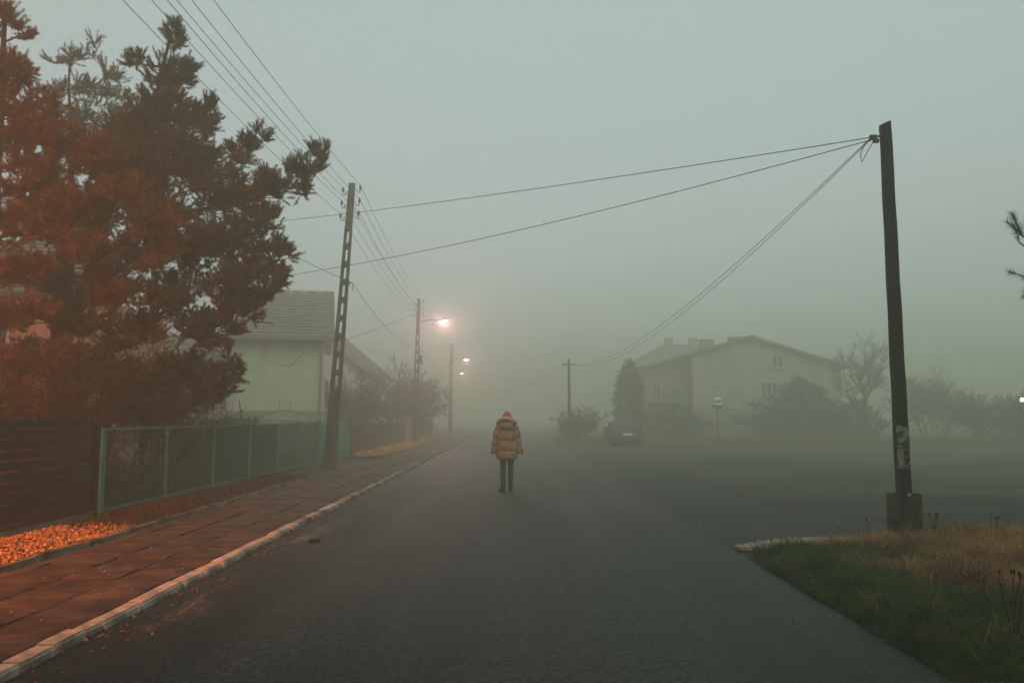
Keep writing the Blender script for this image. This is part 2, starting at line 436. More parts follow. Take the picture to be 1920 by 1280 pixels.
# raised seam along the new asphalt
b = MB(); pts = [(4.76 + .02 * mnoise.noise((9, y * .8, 0)), y, -.004) for y in [10.9 + .4 * i for i in range(78)]]
b.tube(pts, .012, 4)
tag(b.build('asphalt_seam', M['seam']), kind='structure')
b = MB(); pts = [(2.665 + edge_wob(y), y, -.004) for y in [9.6 + .4 * i for i in range(80)]]
b.tube(pts, .011, 4)
tag(b.build('road_edge_seam', M['seam']), kind='structure')
# far verge past the lot
tag(strip('far_verge', [2.7 + 3 * i for i in range(20)], [42 + .7 * i for i in range(34)], lambda x, y: -.01 + .10 * min(1, (y - 42) / 2) + .05 * mnoise.noise((x * .4, y * .4, 2)), M['yard']), kind='structure')

# left pavement: bed, slabs, kerb stones, edging stones
SW = .062
bed = tag(sheet('sidewalk', -6.0, -3.09, -12, 110, SW - .035, M['slab_bed']), kind='structure')
rows = [(-3.235, -3.775), (-3.785, -4.325), (-4.335, -4.875)]
def slab_mesh(w, l, seed):
    r = random.Random(seed)
    me = bpy.data.meshes.new('paving_slab'); bm = bmesh.new()
    bmesh.ops.create_cube(bm, size=1)
    for v in bm.verts: v.co.x *= w; v.co.y *= l; v.co.z = v.co.z * .06
    bmesh.ops.bevel(bm, geom=[e for e in bm.edges if all(v.co.z > 0 for v in e.verts)], offset=.008, segments=1, affect='EDGES')
    for v in bm.verts:
        v.co.x += r.uniform(-.005, .005); v.co.y += r.uniform(-.005, .005)
    bm.to_mesh(me); bm.free(); me.materials.append(M['slab'])
    return me
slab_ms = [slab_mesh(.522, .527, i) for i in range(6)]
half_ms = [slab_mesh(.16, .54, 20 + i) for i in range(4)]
def place_slab(me, x, y, parent, tilt=.014, dz=.008, name='paving_slab'):
    o = link(name, me, parent, (x, y, SW - .03 + rng.uniform(-dz, dz)))
    o.rotation_euler = (rng.gauss(0, tilt), rng.gauss(0, tilt), rng.gauss(0, .008) + rng.choice((0, PI)))
    return o
for i in range(63):
    y = 3.4 + i * .55
    for k, (xa, xb) in enumerate(rows):
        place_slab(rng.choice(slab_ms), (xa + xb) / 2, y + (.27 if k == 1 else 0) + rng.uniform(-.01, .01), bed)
for i in range(54):
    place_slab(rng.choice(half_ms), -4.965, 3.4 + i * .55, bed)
# wider paving in front of the gate, and the far end of the path
for i in range(13):
    for k in range(2):
        place_slab(rng.choice(slab_ms), -5.30 - .55 * k, 20.9 + i * .55 + .2 * k, bed)
far = MB()
for j in range(60):
    y = 38.4 + j * .55
    for k, (xa, xb) in enumerate(rows):
        far.box(xb, xa, y - .265, y + .265, SW - .06, SW + rng.uniform(-.006, .006))
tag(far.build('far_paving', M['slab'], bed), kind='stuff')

kerb = tag(sheet('kerb', -3.235, -3.085, -12, 110, .012, M['slab_bed']), kind='structure')
ys = [1.4, 2.2, 2.75, 3.6, 4.1, 4.7, 5.16, 5.55, 5.95, 6.18, 6.80, 7.66, 8.2]
while ys[-1] < 52: ys.append(ys[-1] + rng.choice((.32, .42, .55, .75, .9)) * rng.uniform(.9, 1.1))
for a, bb in zip(ys[:-1], ys[1:]):
    w, l, h = .15 * rng.uniform(.93, 1.05), (bb - a) - .030, .12
    me = bpy.data.meshes.new('kerb_stone'); bm = bmesh.new()
    bmesh.ops.create_cube(bm, size=1)
    for v in bm.verts: v.co.x *= w; v.co.y *= l; v.co.z *= h
    bmesh.ops.subdivide_edges(bm, edges=[e for e in bm.edges if abs(e.verts[0].co.y - e.verts[1].co.y) > l * .5], cuts=max(1, int(l / .16)))
    bmesh.ops.bevel(bm, geom=[e for e in bm.edges if all(v.co.z > 0 for v in e.verts) and abs(e.verts[0].co.x - e.verts[1].co.x) < .01], offset=.016, segments=2, affect='EDGES')
    for v in bm.verts:
        q = mnoise.noise((v.co.x * 9 + a, v.co.y * 7 + a * 3, v.co.z * 9))
        v.co.z += q * .008; v.co.x += q * .006
    bm.to_mesh(me); bm.free(); me.materials.append(M['kerb'] if rng.random() > (a - 11) / 7 else (M['kerb_worn'] if rng.random() > (a - 20) / 16 else M['edging']))
    o = link('kerb_stone', me, kerb, (-3.155 + rng.uniform(-.012, .012), (a + bb) / 2, SW + .006 - h / 2 + rng.uniform(-.008, .006)))
    o.rotation_euler = (rng.gauss(0, .008), rng.gauss(0, .02), rng.gauss(0, .008))

edging = tag(sheet('edging', -5.13, -5.055, -12, 20.2, SW - .03, M['slab_bed']), kind='structure')
y = 2.0
while y < 20:
    l = rng.choice((.75, .98, .98))
    m_ = MB(); m_.box(-.04, .04, -l / 2 + .008, l / 2 - .008, -.12, .055)
    me = m_.mesh('edging_stone', M['edging'])
    o = link('edging_stone', me, edging, (-5.095 + rng.uniform(-.015, .015), y + l / 2, SW + rng.uniform(-.012, .012)))
    o.rotation_euler = (rng.gauss(0, .012), rng.gauss(0, .05), rng.gauss(0, .01))
    y += l

# planted strip between pavement and fence
def verge_z(x, y): return SW + .02 + .03 * mnoise.noise((x * 2, y * 1.3, 5)) + .05 * max(0, (-5.3 - x))
tag(strip('verge', [-5.13 - .1 * i for i in range(11)], [1 + .3 * i for i in range(64)], verge_z, M['earth_dark']), kind='structure')
tag(strip('far_verge_strip', [-4.75 - .14 * i for i in range(11)], [30 + .5 * i for i in range(70)], lambda x, y: SW + .04 + .04 * mnoise.noise((x * 2, y * 1.3, 8)), M['earth']), kind='structure')
tag(sheet('yard', -90, -6.02, -40, 120, SW - .012, M['yard']), kind='structure')

# right-hand grass verge: a low mound
def verge_lim(x): return min(9.48 + .42 * (x - 2.75), 10.75)
def mound_z(x, y):
    e = min(1.0, max(0, (x - 2.62) / .5)); f = min(1.0, max(0, (verge_lim(x) + .12 - y) / .45))
    return -.03 + .085 * e * f + (.05 * mnoise.noise((x * .9, y * .9, 0)) + .025 * mnoise.noise((x * 3, y * 3, 4))) * e * f
tag(strip('grass_verge', [2.62 + .16 * i for i in range(60)], [-6 + .2 * i for i in range(87)], mound_z, M['earth_dark']), kind='structure')

# ================================================================== GRASS AND LITTER
def blades(name, pts, hts, wid, mat_, lean, droop=.5, seed=1, tuft=0):
    """pts (n,3) roots; three-triangle bent blades"""
    r = np.random.default_rng(seed)
    n = len(pts)
    if tuft:                      # grow each root into a small tuft whose blades lean outwards
        pts = np.repeat(pts, tuft, 0); hts = np.repeat(hts, tuft) * r.uniform(.45, 1.25, len(pts)); n = len(pts)
        off_ = r.normal(0, .022, (n, 2)); pts = pts + np.concatenate([off_, np.zeros((n, 1))], 1)
        az = np.arctan2(off_[:, 1], off_[:, 0]) + r.normal(0, .7, n)
    else: az = r.uniform(0, 2 * PI, n)
    d = np.stack([np.cos(az), np.sin(az), np.zeros(n)], 1)
    s = np.stack([-np.sin(az), np.cos(az), np.zeros(n)], 1)
    ln = lean * r.uniform(.3, 1.6, n)
    mid = pts + d * (hts * ln * .35)[:, None] + np.array([0, 0, 1]) * (hts * .6)[:, None]
    tip = pts + d * (hts * ln)[:, None] + np.array([0, 0, 1]) * (hts * (1 - droop * ln * .5).clip(-.1, 1))[:, None]
    w = (wid * r.uniform(.7, 1.4, n))[:, None]
    V = np.stack([pts - s * w, pts + s * w, mid - s * w * .8, mid + s * w * .8, tip], 1).reshape(-1, 3)
    o = (np.arange(n) * 5)[:, None, None]
    T = (np.array([[0, 1, 3], [0, 3, 2], [2, 3, 4]])[None] + o).reshape(-1, 3)
    return tri_mesh(name, V, T, mat_)

def scatter(n, x0, x1, y0, y1, keep, zf, seed):
    r = random.Random(seed); out = []; tries = 0
    while len(out) < n and tries < n * 12:
        tries += 1
        x, y = r.uniform(x0, x1), r.uniform(y0, y1)
        if r.random() < keep(x, y): out.append((x, y, zf(x, y) - .01))
    return np.array(out)

def nz(x, y, s, o): return .5 + .5 * mnoise.noise((x * s, y * s, o))
def sst(a, b_, t):
    t = min(1, max(0, (t - a) / (b_ - a))); return t * t * (3 - 2 * t)
# where the dead grass lies on the right verge: back and right part
def deadness(x, y):
    return sst(.0, .6, (x - 3.75) * .5 + (y - 7.7) * .20 + 1.3 * (nz(x, y, .8, 3) - .5))
def inverge(x, y):
    if x < 2.60 + edge_wob(y) + .20 * nz(x, y, 1.6, 9): return 0
    lim = verge_lim(x) + .16 * (nz(x, y, 1.5, 1) - .5)
    return 1 if y < lim else 0
p = scatter(5600, 2.62, 8.6, 3.6, 10.7, lambda x, y: inverge(x, y) * (1 - .93 * deadness(x, y)) * (.25 + .75 * nz(x, y, 1.7, 2)), mound_z, 11)
h = np.array([.055 + .10 * nz(x, y, 1.3, 6) * min(1, .25 + (x - 2.6) * 1.3) for x, y, z in p]) * nrng.uniform(.6, 1.35, len(p))
tag(link('green_grass', blades('green_grass', p, h * 1.25, .0026, M['grass_green'], .85, seed=2, tuft=11)), 'short green grass on the verge along the right road edge', 'grass', kind='stuff')
p = scatter(3900, 2.9, 9.4, 3.6, 10.9, lambda x, y: inverge(x, y) * (.04 + .96 * deadness(x, y)) * (.2 + .8 * nz(x, y, 2.2, 12)), mound_z, 13)
h = np.array([.10 + .20 * nz(x, y, 1.1, 16) for x, y, z in p]) * nrng.uniform(.5, 1.4, len(p))
tag(link('dead_grass', blades('dead_grass', p, h * 1.05, .0022, M['grass_dead'], 2.1, droop=1.05, seed=3, tuft=13)), 'tangled orange brown dead grass round the wooden pole base', 'grass', kind='stuff')
p = scatter(2900, 2.66, 9.4, 3.6, 10.9, lambda x, y: inverge(x, y) * (.15 + .85 * deadness(x, y)) * sst(.45, .75, nz(x, y, 1.6, 22)), mound_z, 17)
h = np.array([.10 + .22 * nz(x, y, 1.4, 26) for x, y, z in p]) * nrng.uniform(.5, 1.4, len(p))
tag(link('withered_grass', blades('withered_grass', p, h * 1.05, .0022, M['grass_brown'], 1.7, droop=1.0, seed=5, tuft=12)), 'dark withered grass tufts among the orange dead grass', 'grass', kind='stuff')
# left strip: dry grass by the green fence
p = scatter(5200, -6.05, -5.15, 10.8, 20.4, lambda x, y: (.25 + .75 * nz(x, y, 2.0, 31)) * (.35 + .65 * sst(-5.3, -5.7, x)), verge_z, 19)
h = np.array([.05 + .16 * nz(x, y, 1.6, 36) for x, y, z in p]) * nrng.uniform(.5, 1.3, len(p))
tag(link('dry_grass', blades('dry_grass', p, h, .0040, M['grass_dull'], .9, seed=7)), 'dry reddish grass along the foot of the green mesh fence', 'grass', kind='stuff')
p = scatter(5200, -6.0, -4.85, 30.5, 58, lambda x, y: (.15 + .85 * nz(x, y, .8, 41)) * (.3 + .7 * sst(-4.9, -5.5, x)) * (1 if y < 46 else .4), lambda x, y: SW + .03, 23)
h = np.array([.08 + .24 * nz(x, y, .7, 46) for x, y, z in p]) * nrng.uniform(.5, 1.3, len(p))
tag(link('verge_grass', blades('verge_grass', p, h, .009, M['grass_dead'], .9, seed=8)), 'pale dry grass below the far brown picket fence', 'grass', kind='stuff')
p = scatter(10000, 2.8, 38, 42.2, 56, lambda x, y: .4 + .6 * nz(x, y, .6, 51), lambda x, y: .05, 29)
h = np.array([.10 + .25 * nz(x, y, .5, 56) for x, y, z in p]) * nrng.uniform(.5, 1.3, len(p))
tag(link('rough_grass', blades('rough_grass', p, h, .014, M['grass_brown'], .8, seed=9)), 'rough grass along the far edge of the car park', 'grass', kind='stuff')
p = scatter(7000, -16, -6.3, 9, 32, lambda x, y: .3 + .7 * nz(x, y, .8, 61), lambda x, y: SW - .02, 33)
h = np.array([.10 + .30 * nz(x, y, .8, 66) for x, y, z in p]) * nrng.uniform(.4, 1.3, len(p))
tag(link('yard_grass', blades('yard_grass', p, h, .005, M['grass_brown'], .8, seed=10)), 'long brown grass in the yard behind the green fence', 'grass', kind='stuff')

def chips(name, pts, smin, smax, mat_, seed, thick=.25, tilt=.5):
    r = np.random.default_rng(seed); n = len(pts)
    s = r.uniform(smin, smax, n); az = r.uniform(0, 2 * PI, n); tl = r.normal(0, tilt, n)
    ax = np.stack([np.cos(az) * np.cos(tl), np.sin(az) * np.cos(tl), np.sin(tl)], 1)
    ay = np.stack([-np.sin(az), np.cos(az), r.normal(0, tilt, n)], 1)
    up = np.cross(ax, ay); up /= np.linalg.norm(up, axis=1)[:, None]
    a = ax * (s)[:, None]; c = ay * (s * r.uniform(.35, .8, n))[:, None]; u = up * (s * thick)[:, None]
    P = pts + np.array([0, 0, 1]) * (s * .5)[:, None]
    V = np.stack([P + a, P + c, P - a, P - c, P + u, P - u], 1).reshape(-1, 3)
    o = (np.arange(n) * 6)[:, None, None]
    T = (np.array([[0, 1, 4], [1, 2, 4], [2, 3, 4], [3, 0, 4], [1, 0, 5], [2, 1, 5], [3, 2, 5], [0, 3, 5]])[None] + o).reshape(-1, 3)
    return tri_mesh(name, V, T, mat_)
p = scatter(7500, -6.08, -5.14, 3.5, 11.5, lambda x, y: (1 - sst(10.6, 11.4, y + .5 * (nz(x, y, 2, 71) - .5))) * (.45 + .55 * nz(x, y, 3, 72)), lambda x, y: verge_z(x, y) + .02, 41)
p[:, 2] += nrng.uniform(0, .03, len(p))
tag(link('wood_chips', chips('wood_chips', p, .005, .036, M['chip'], 42)), 'bed of bright wood chips below the dark slat fence', 'wood chips', kind='stuff')
p = scatter(900, -6.05, -5.14, 3.5, 18, lambda x, y: (.3 + .7 * nz(x, y, 2, 76)) * (1 if y < 11 else .2), lambda x, y: verge_z(x, y) + .02, 43)
tag(link('fallen_leaves', chips('fallen_leaves', p, .015, .045, M['leaf'], 44, .08, .4)), 'dead leaves scattered along the planted strip by the fence', 'leaves', kind='stuff')
p = scatter(520, -3.08, -2.25, 3.5, 26, lambda x, y: sst(-2.35, -3.05, x) ** 2 * (.1 + .9 * sst(.5, .7, nz(x, y, 1.1, 78))), lambda x, y: .015, 45)
tag(link('gutter_litter', chips('gutter_litter', p, .008, .028, M['leaf'], 46, .15, .3)), 'leaf scraps and grit lying in the gutter by the kerb', 'litter', kind='stuff')
p = scatter(330, -5.0, -3.25, 3.8, 20, lambda x, y: .1 + .9 * sst(.5, .75, nz(x, y, 1.3, 79)), lambda x, y: SW + .012, 47)
tag(link('pavement_litter', chips('pavement_litter', p, .006, .024, M['leaf'], 48, .12, .3)), 'small leaf scraps scattered on the paving slabs', 'litter', kind='stuff')
def in_gravel(x, y):
    c_ = 9.80 + .42 * (x - 2.75)
    w_ = .34 * (1 - ((x - 3.5) / .9) ** 2) + .10 * (nz(x, y, 4, 81) - .5)
    return max(0, 1 - abs(y - c_) / max(w_, .01)) ** .7
p = scatter(4600, 2.70, 4.45, 9.4, 10.9, in_gravel, lambda x, y: .005, 49)
p[:, 2] += nrng.uniform(0, .045, len(p))
tag(link('gravel_patch', chips('gravel_patch', p, .010, .026, M['gravel'], 50, .6, .5)), 'small heap of pale gravel at the tip of the grass verge', 'gravel', kind='stuff')
p = scatter(420, 2.66, 9, 4.4, 13, lambda x, y: .25 if x > 4.8 or y > 10 else sst(3.0, 2.66, x), lambda x, y: .0, 51)
tag(link('loose_grit', chips('loose_grit', p, .005, .014, M['gravel'], 52, .6, .5)), 'loose pale grit on the asphalt beside the right verge', 'grit', kind='stuff')
p = scatter(60, -2.6, 2.6, 4, 16, lambda x, y: 1, lambda x, y: .012, 53)
tag(link('road_grit', chips('road_grit', p, .006, .016, M['leaf'], 54, .4, .4)), 'a few dark specks of grit on the open road', 'grit', kind='stuff')
p = scatter(260, 2.7, 8.6, 3.8, 10.4, lambda x, y: inverge(x, y) * (.2 + .8 * nz(x, y, 1.2, 91)), lambda x, y: mound_z(x, y) + .03, 55)
tag(link('verge_leaves', chips('verge_leaves', p, .012, .035, M['leaf'], 56, .1, .5)), 'dead leaves caught in the grass of the right verge', 'leaves', kind='stuff')
# one dark clod on the road and a scrap of bark by the kerb
b = MB(); b.lathe([(.012, 0), (.05, .006), (.055, .03), (.03, .05), (.006, .055)], Matrix.Translation((-2.52, 10.35, .010)) @ Matrix.Rotation(.4, 4, 'Z') @ Matrix.Diagonal((1.4, .8, .8, 1)), 7)
tag(b.build('clod', M['earth_dark']), 'dark clod lying on the asphalt near the kerb', 'clod')

# ================================================================== FENCES
# dark slat fence with concrete base
root = tag(empty('slat_fence', (-6.12, 8, SW)), 'dark grey fence of horizontal boards on a low concrete base', 'fence')
FX = 0.0
b = MB(); b.box(-.06, .06, -4.0, 3.72, -.1, .17); b.build('base', M['plinth'], root)
b = MB(); b.box(-.035, .05, -4.0, 3.72, .172, .205); b.build('bottom_rail', M['fence_dark'], root)
zz = .235
while zz < 1.42:
    b = MB(); b.box(.0, .022, -4.0, 3.70, zz, zz + .098)
    b.build('slat', M['fence_dark'], root); zz += .130
b = MB(); b.box(-.035, .05, -4.0, 3.72, 1.455, 1.485); b.build('top_rail', M['fence_dark'], root)
for yy in (-3.9, -1.5, .95, 3.78):
    b = MB(); b.box(-.05, .05, yy - .04, yy + .04, -.05, 1.52 if yy > 3 else 1.45)
    if yy < 3: b = MB(); b.box(-.05, -.004, yy - .03, yy + .03, -.05, 1.45)
    b.build('post', M['fence_dark'], root)

# green mesh fence
root = tag(empty('mesh_fence', (-6.10, 11.9, SW)), 'green metal frame fence with wire mesh panels beside the pavement', 'fence')
posts = [0.0, 2.25, 4.5, 6.75, 9.0, 10.9, 13.2]
b = MB(); b.box(-.06, .06, -.055, .055, -.1, 1.36); b.box(-.066, .066, -.062, .062, 1.36, 1.375); b.build('post', M['fence_green'], root)
for q in posts[1:]:
    b = MB(); b.tube([(0, q, -.1), (0, q, 1.375)], .030, 8); b.build('post', M['fence_green'], root)
for i, (a, c_) in enumerate(zip(posts[:-1], posts[1:])):
    a2, c2 = a + (.06 if i == 0 else .035), c_ - .035
    fr = MB()
    for z_ in (.14, 1.335): fr.box(-.016, .016, a2, c2, z_, z_ + .032)
    fr.box(-.016, .016, a2, a2 + .03, .172, 1.335); fr.box(-.016, .016, c2 - .03, c2, .172, 1.335)
    pf = fr.build('panel_frame', M['fence_green'], root)
    ms = MB()
    if i < 4:
        pitch = .045 if i in (0, 1) else .034
        w_ = .0026 if i == 0 else (.0048 if i == 1 else .0085)
        yy = a2 + .03 + pitch / 2
        while yy < c2 - .03: ms.box(-.003, .003, yy - w_, yy + w_, .172, 1.335); yy += pitch
        z_ = .19
        while z_ < 1.33: ms.box(.0035, .0075, a2 + .03, c2 - .03, z_ - w_, z_ + w_); z_ += pitch
    else:
        z_ = .20
        while z_ < 1.32: ms.box(-.004, .004, a2 + .03, c2 - .03, z_ - .020, z_ + .012); z_ += .052
        yy = a2 + .1
        while yy < c2 - .03: ms.box(.005, .009, yy - .004, yy + .004, .172, 1.335); yy += .1
    tag(ms.build('wire_mesh', M['mesh_green'], pf), kind='stuff')
# upper gate rail running past
b = MB(); b.tube([(.10, 9.0, 1.43), (.10, 13.4, 1.44)], .018, 6); b.build('sliding_rail', M['fence_green'], root)
for q in (10.75, 12.7):
    b = MB(); b.box(.07, .135, q - .09, q + .09, 1.452, 1.475); b.build('bracket', M['white_paint'], root)

# green gate beyond the leaning pole
root = tag(empty('metal_gate', (-6.08, 25.3, SW)), 'green metal gate of vertical bars behind the leaning concrete pole', 'gate')
for q in (0, 4.4):
    b = MB(); b.box(-.045, .045, q - .045, q + .045, -.1, 1.42); b.build('gate_post', M['fence_green'], root)
b = MB()
for z_ in (.16, .42, 1.32): b.box(-.018, .018, .06, 4.34, z_, z_ + .04)
b.build('gate_frame', M['fence_green'], root)
q = .15
while q < 4.3:
    b = MB(); b.box(.019, .034, q, q + .085, .20, 1.28); b.build('bar', M['fence_green'], root); q += .19
b = MB(); b.box(.0, .012, .06, 4.34, .205, .415); b.build('kick_plate', M['mesh_green'], root)

# brown picket fence
def picket_fence(label, x, y0, y1, h, pitch, m, w=.085, stuff=False):
    root = tag(empty('picket_fence', (x, y0, SW)), label, 'fence')
    b = MB()
    for z_ in (.25, h - .28): b.box(-.05, -.012, 0, y1 - y0, z_, z_ + .06)
    b.build('rail', m, root)
    pm = []
    for k in range(4):
        hh = h * (1 + .03 * (k - 1.5) / 1.5)
        bb = MB(); bb.prism([(-w / 2, .04), (w / 2, .04), (w / 2, hh - .06), (0, hh), (-w / 2, hh - .06)], -.011, .011, axis='X')
        pm.append(bb.mesh('picket', m))
    q = .06
    while q < y1 - y0:
        o = link('picket', rng.choice(pm), root, (0, q, 0)); o.rotation_euler = (rng.gauss(0, .018), 0, 0)
        q += pitch * rng.uniform(.92, 1.08)
    q = 0.0
    while q <= y1 - y0 + .01:
        b = MB(); b.box(-.15, -.055, q - .05, q + .05, -.1, h + .05); b.build('post', m, root); q += (y1 - y0) / max(1, round((y1 - y0) / 2.6))
    return root
picket_fence('weathered brown picket fence after the green gate', -6.05, 30.0, 45.2, 1.22, .165, M['picket'])
picket_fence('low picket fence in the yard behind the green mesh panels', -8.4, 18.5, 26.5, 1.50, .15, M['mesh_green'], w=.08)
# gate pillars past the second pole
for k, (yy, lb) in enumerate(((47.2, 'pale masonry gate pillar just past the second pole'), (50.2, 'pale masonry gate pillar farther along the pavement'))):
    r_ = tag(empty('gate_pillar', (-6.0, yy, SW)), lb, 'pillar')
    b = MB(); b.box(-.2, .2, -.2, .2, -.1, 1.45); b.build('shaft', M['stucco_plinth'], r_)
    b = MB(); b.box(-.25, .25, -.25, .25, 1.453, 1.53); b.build('cap', M['plinth'], r_)
picket_fence('far brown picket fence beyond the gate pillars', -6.05, 50.6, 61.0, 1.3, .3, M['picket'], w=.11)

# ================================================================== CONCRETE POLES
def znpole(name, base, top, label, wb=.36, wt=.18, slots=(2.3, 7.2), nslot=9, lamp=None, hooks=(), cables=()):
    base = Vector(base); top = Vector(top)
    H = (top - base).length
    ax = (top - base).normalized()
    q = Vector((0, 0, 1)).rotation_difference(ax)
    root = empty(name, base); root.rotation_mode = 'QUATERNION'; root.rotation_quaternion = q
    tag(root, label, 'utility pole', 'concrete poles along the left pavement')
    W = lambda z: (wb + (wt - wb) * z / H) / 2
    D = lambda z: (wb * .62 + (wt * .75 - wb * .62) * z / H) / 2
    b = MB()
    def solid(z0, z1, cap0, cap1):
        rr = []
        for z in (z0, z1):
            w, d = W(z), D(z); c_ = .02
            rr.append([(-w + c_, -d, z), (w - c_, -d, z), (w, -d + c_, z), (w, d - c_, z), (w - c_, d, z), (-w + c_, d, z), (-w, d - c_, z), (-w, -d + c_, z)])
        b.rings(rr, cap=True)
    solid(-.3, slots[0], 0, 0); solid(slots[1], H, 0, 0)
    dz = (slots[1] - slots[0]) / nslot
    for i in range(nslot):
        z0 = slots[0] + i * dz; z1 = z0 + dz; zm = (z0 + z1) / 2
        for sgn in (-1, 1):
            pass
        iv = []; ov = []
        hz = dz / 2; gap = .075
        for side in (-1, 1):                       # side: front / back face
            inn = []; out = []
            for (ix, iz, ox, oz) in ((1, -.7, 1, -.7), (1, .7, 1, .7), (.45, 1, .5, 1), (-.45, 1, -.5, 1), (-1, .7, -1, .7), (-1, -.7, -1, -.7), (-.45, -1, -.5, -1), (.45, -1, .5, -1)):
                zi = zm + iz * (hz - gap); zo = zm + oz * hz
                inn.append((ix * W(zi) * .42, side * D(zi), zi))
                out.append((ox * W(zo), side * D(zo), zo))
            cor = [(W(z1), side * D(z1), z1), (-W(z1), side * D(z1), z1), (-W(z0), side * D(z0), z0), (W(z0), side * D(z0), z0)]
            vs_ = inn + out + cor
            fs = [(k, (k + 1) % 8, 8 + (k + 1) % 8, 8 + k) for k in range(8)]
            fs += [(9, 16, 10), (11, 17, 12), (13, 18, 14), (15, 19, 8)]
            b.add(vs_, fs)
            iv.append(inn); ov.append([cor[3], out[0], out[1], cor[0]]); 
            if side == -1: L_ = [cor[2], out[5], out[4], cor[1]]
            else: L2 = [cor[2], out[5], out[4], cor[1]]
        b.add(iv[0] + iv[1], [(k, (k + 1) % 8, 8 + (k + 1) % 8, 8 + k) for k in range(8)])
        b.add(ov[0] + ov[1], [(0, 1, 5, 4), (1, 2, 6, 5), (2, 3, 7, 6)])
        b.add(L_ + L2, [(0, 1, 5, 4), (1, 2, 6, 5), (2, 3, 7, 6)])
    b.build('shaft', M['concrete'], root)
    tips = []
    for (z, sgn, col) in hooks:
        w = W(z); x0 = sgn * w
        hp = [(x0 * .6, 0, z), (x0 + sgn * .05, 0, z), (x0 + sgn * .075, 0, z - .07), (x0 + sgn * .12, 0, z - .10), (x0 + sgn * .165, 0, z - .07), (x0 + sgn * .17, 0, z + .02)]
        b = MB(); b.lathe([(.012, -.03), (.034, -.02), (.042, .015), (.028, .03), (.040, .055), (.020, .075), (.028, .10), (.012, .115)], Matrix.Translation((x0 + sgn * .17, 0, z + .03)), 8)
        ins = b.build('insulator', M['porcelain'], root, smooth=True)
        b = MB(); b.tube(hp, .013, 6); b.build('hook', M['steel'], ins)
        tips.append(base + q @ Vector((x0 + sgn * .17, 0, z + .11)))
    for z in cables:
        w = W(z)
        b = MB(); b.tube([(w * .8, 0, z), (w + .14, 0, z), (w + .14, 0, z - .22)], .014, 6); b.box(w - .005, w + .03, -.06, .06, z - .05, z + .05)
        b.build('cable_bracket', M['steel'], root)
        tips.append(base + q @ Vector((w + .14, 0, z)))
    return root, tips

HK = [(8.32, -1, 0), (7.92, -1, 0), (7.52, -1, 0), (8.42, 1, 0), (8.02, 1, 0), (7.62, 1, 0)]
HK2 = [(7.85, -1, 0), (7.52, -1, 0), (7.2, -1, 0), (7.98, 1, 0), (7.60, 1, 0), (7.25, 1, 0)]
P0, t0 = znpole('utility_pole', (-5.35, 1.4, SW), (-5.30, 1.4, 8.6), 'concrete pole left of the camera with an added amber floodlight', hooks=HK, cables=(5.6,))
P1, t1 = znpole('utility_pole', (-5.375, 23.7, SW), (-4.85, 23.6, 8.64), 'nearest leaning concrete pole with slotted shaft and six insulators', hooks=[(z - .0, s_, c_) for z, s_, c_ in HK], cables=(5.55,))
P2, t2 = znpole('utility_pole', (-5.45, 44.8, SW), (-5.26, 44.6, 8.24), 'concrete lamp pole carrying the largest pink glowing street lamp', wb=.34, slots=(2.0, 6.2), nslot=8, hooks=HK2, cables=(5.3,))
P3, t3 = znpole('utility_pole', (-5.55, 72, SW), (-5.47, 72, 8.2), 'faint concrete lamp pole carrying the middle one of three lit lamps', wb=.34, slots=(2.0, 6.2), nslot=8, hooks=HK2, cables=(5.3,))
P4, t4 = znpole('utility_pole', (-7.6, 97, SW), (-7.55, 97, 8.2), 'farthest foggy lamp pole carrying the lowest small lit lamp', wb=.34, slots=(2.0, 6.2), nslot=8, hooks=HK2, cables=(5.3,))

def lamp_head(root, arm_from, lampw, lens_mat, power, color, radius=.12, spot=True, cone=165):
    """arm and head in world coordinates under the pole root"""
    inv = root.matrix_basis.inverted()
    A = Vector(arm_from); Lp = Vector(lampw)
    d = (Lp - A); dx = d.normalized()
    b = MB(); pts = [inv @ (A + d * t + Vector((0, 0, .10 * math.sin(t * PI)))) for t in (0, .25, .5, .75, 1)]
    b.tube(pts, [.030, .028, .026, .024, .022], 8); arm = b.build('lamp_arm', M['steel'], root, smooth=True)
    b = MB()
    secs = [(-.06, .035, .03), (.0, .075, .055), (.15, .125, .075), (.38, .135, .078), (.52, .10, .06), (.58, .04, .03)]
    rr = []
    for (s_, w_, h_) in secs:
        c_ = Lp + dx * s_; sd_ = dx.cross(Vector((0, 0, 1))).normalized()
        rr.append([inv @ (c_ + sd_ * (w_ * math.cos(a)) + Vector((0, 0, h_ * max(-.35, math.sin(a))))) for a in [2 * PI * k / 12 for k in range(12)]])
    b.rings(rr); head = b.build('lamp_head', M['steel'], root, smooth=True)
    b = MB(); rr = []
    for (dz_, sc_) in ((-.02, 1), (-.06, .92), (-.085, .6)):
        c_ = Lp + dx * .28 + Vector((0, 0, dz_)); sd_ = dx.cross(Vector((0, 0, 1))).normalized()
        rr.append([inv @ (c_ + sd_ * (.105 * sc_ * math.cos(a)) + dx * (.24 * sc_ * math.sin(a))) for a in [2 * PI * k / 14 for k in range(14)]])
    b.rings(rr); b.build('lens', lens_mat, head, smooth=True)
    ld = bpy.data.lights.new('street_light', 'SPOT' if spot else 'POINT'); ld.energy = power; ld.color = color; ld.shadow_soft_size = radius
    if spot: ld.spot_size = R(cone); ld.spot_blend = .8
    lo_ = bpy.data.objects.new('lamp_light', ld); COL.objects.link(lo_); lo_.parent = head
    lo_.location = inv @ (Lp + dx * .28 + Vector((0, 0, -.16)))
    lo_.rotation_mode = 'QUATERNION'; lo_.rotation_quaternion = root.rotation_quaternion.inverted()
PINK = (1.0, .50, .56)
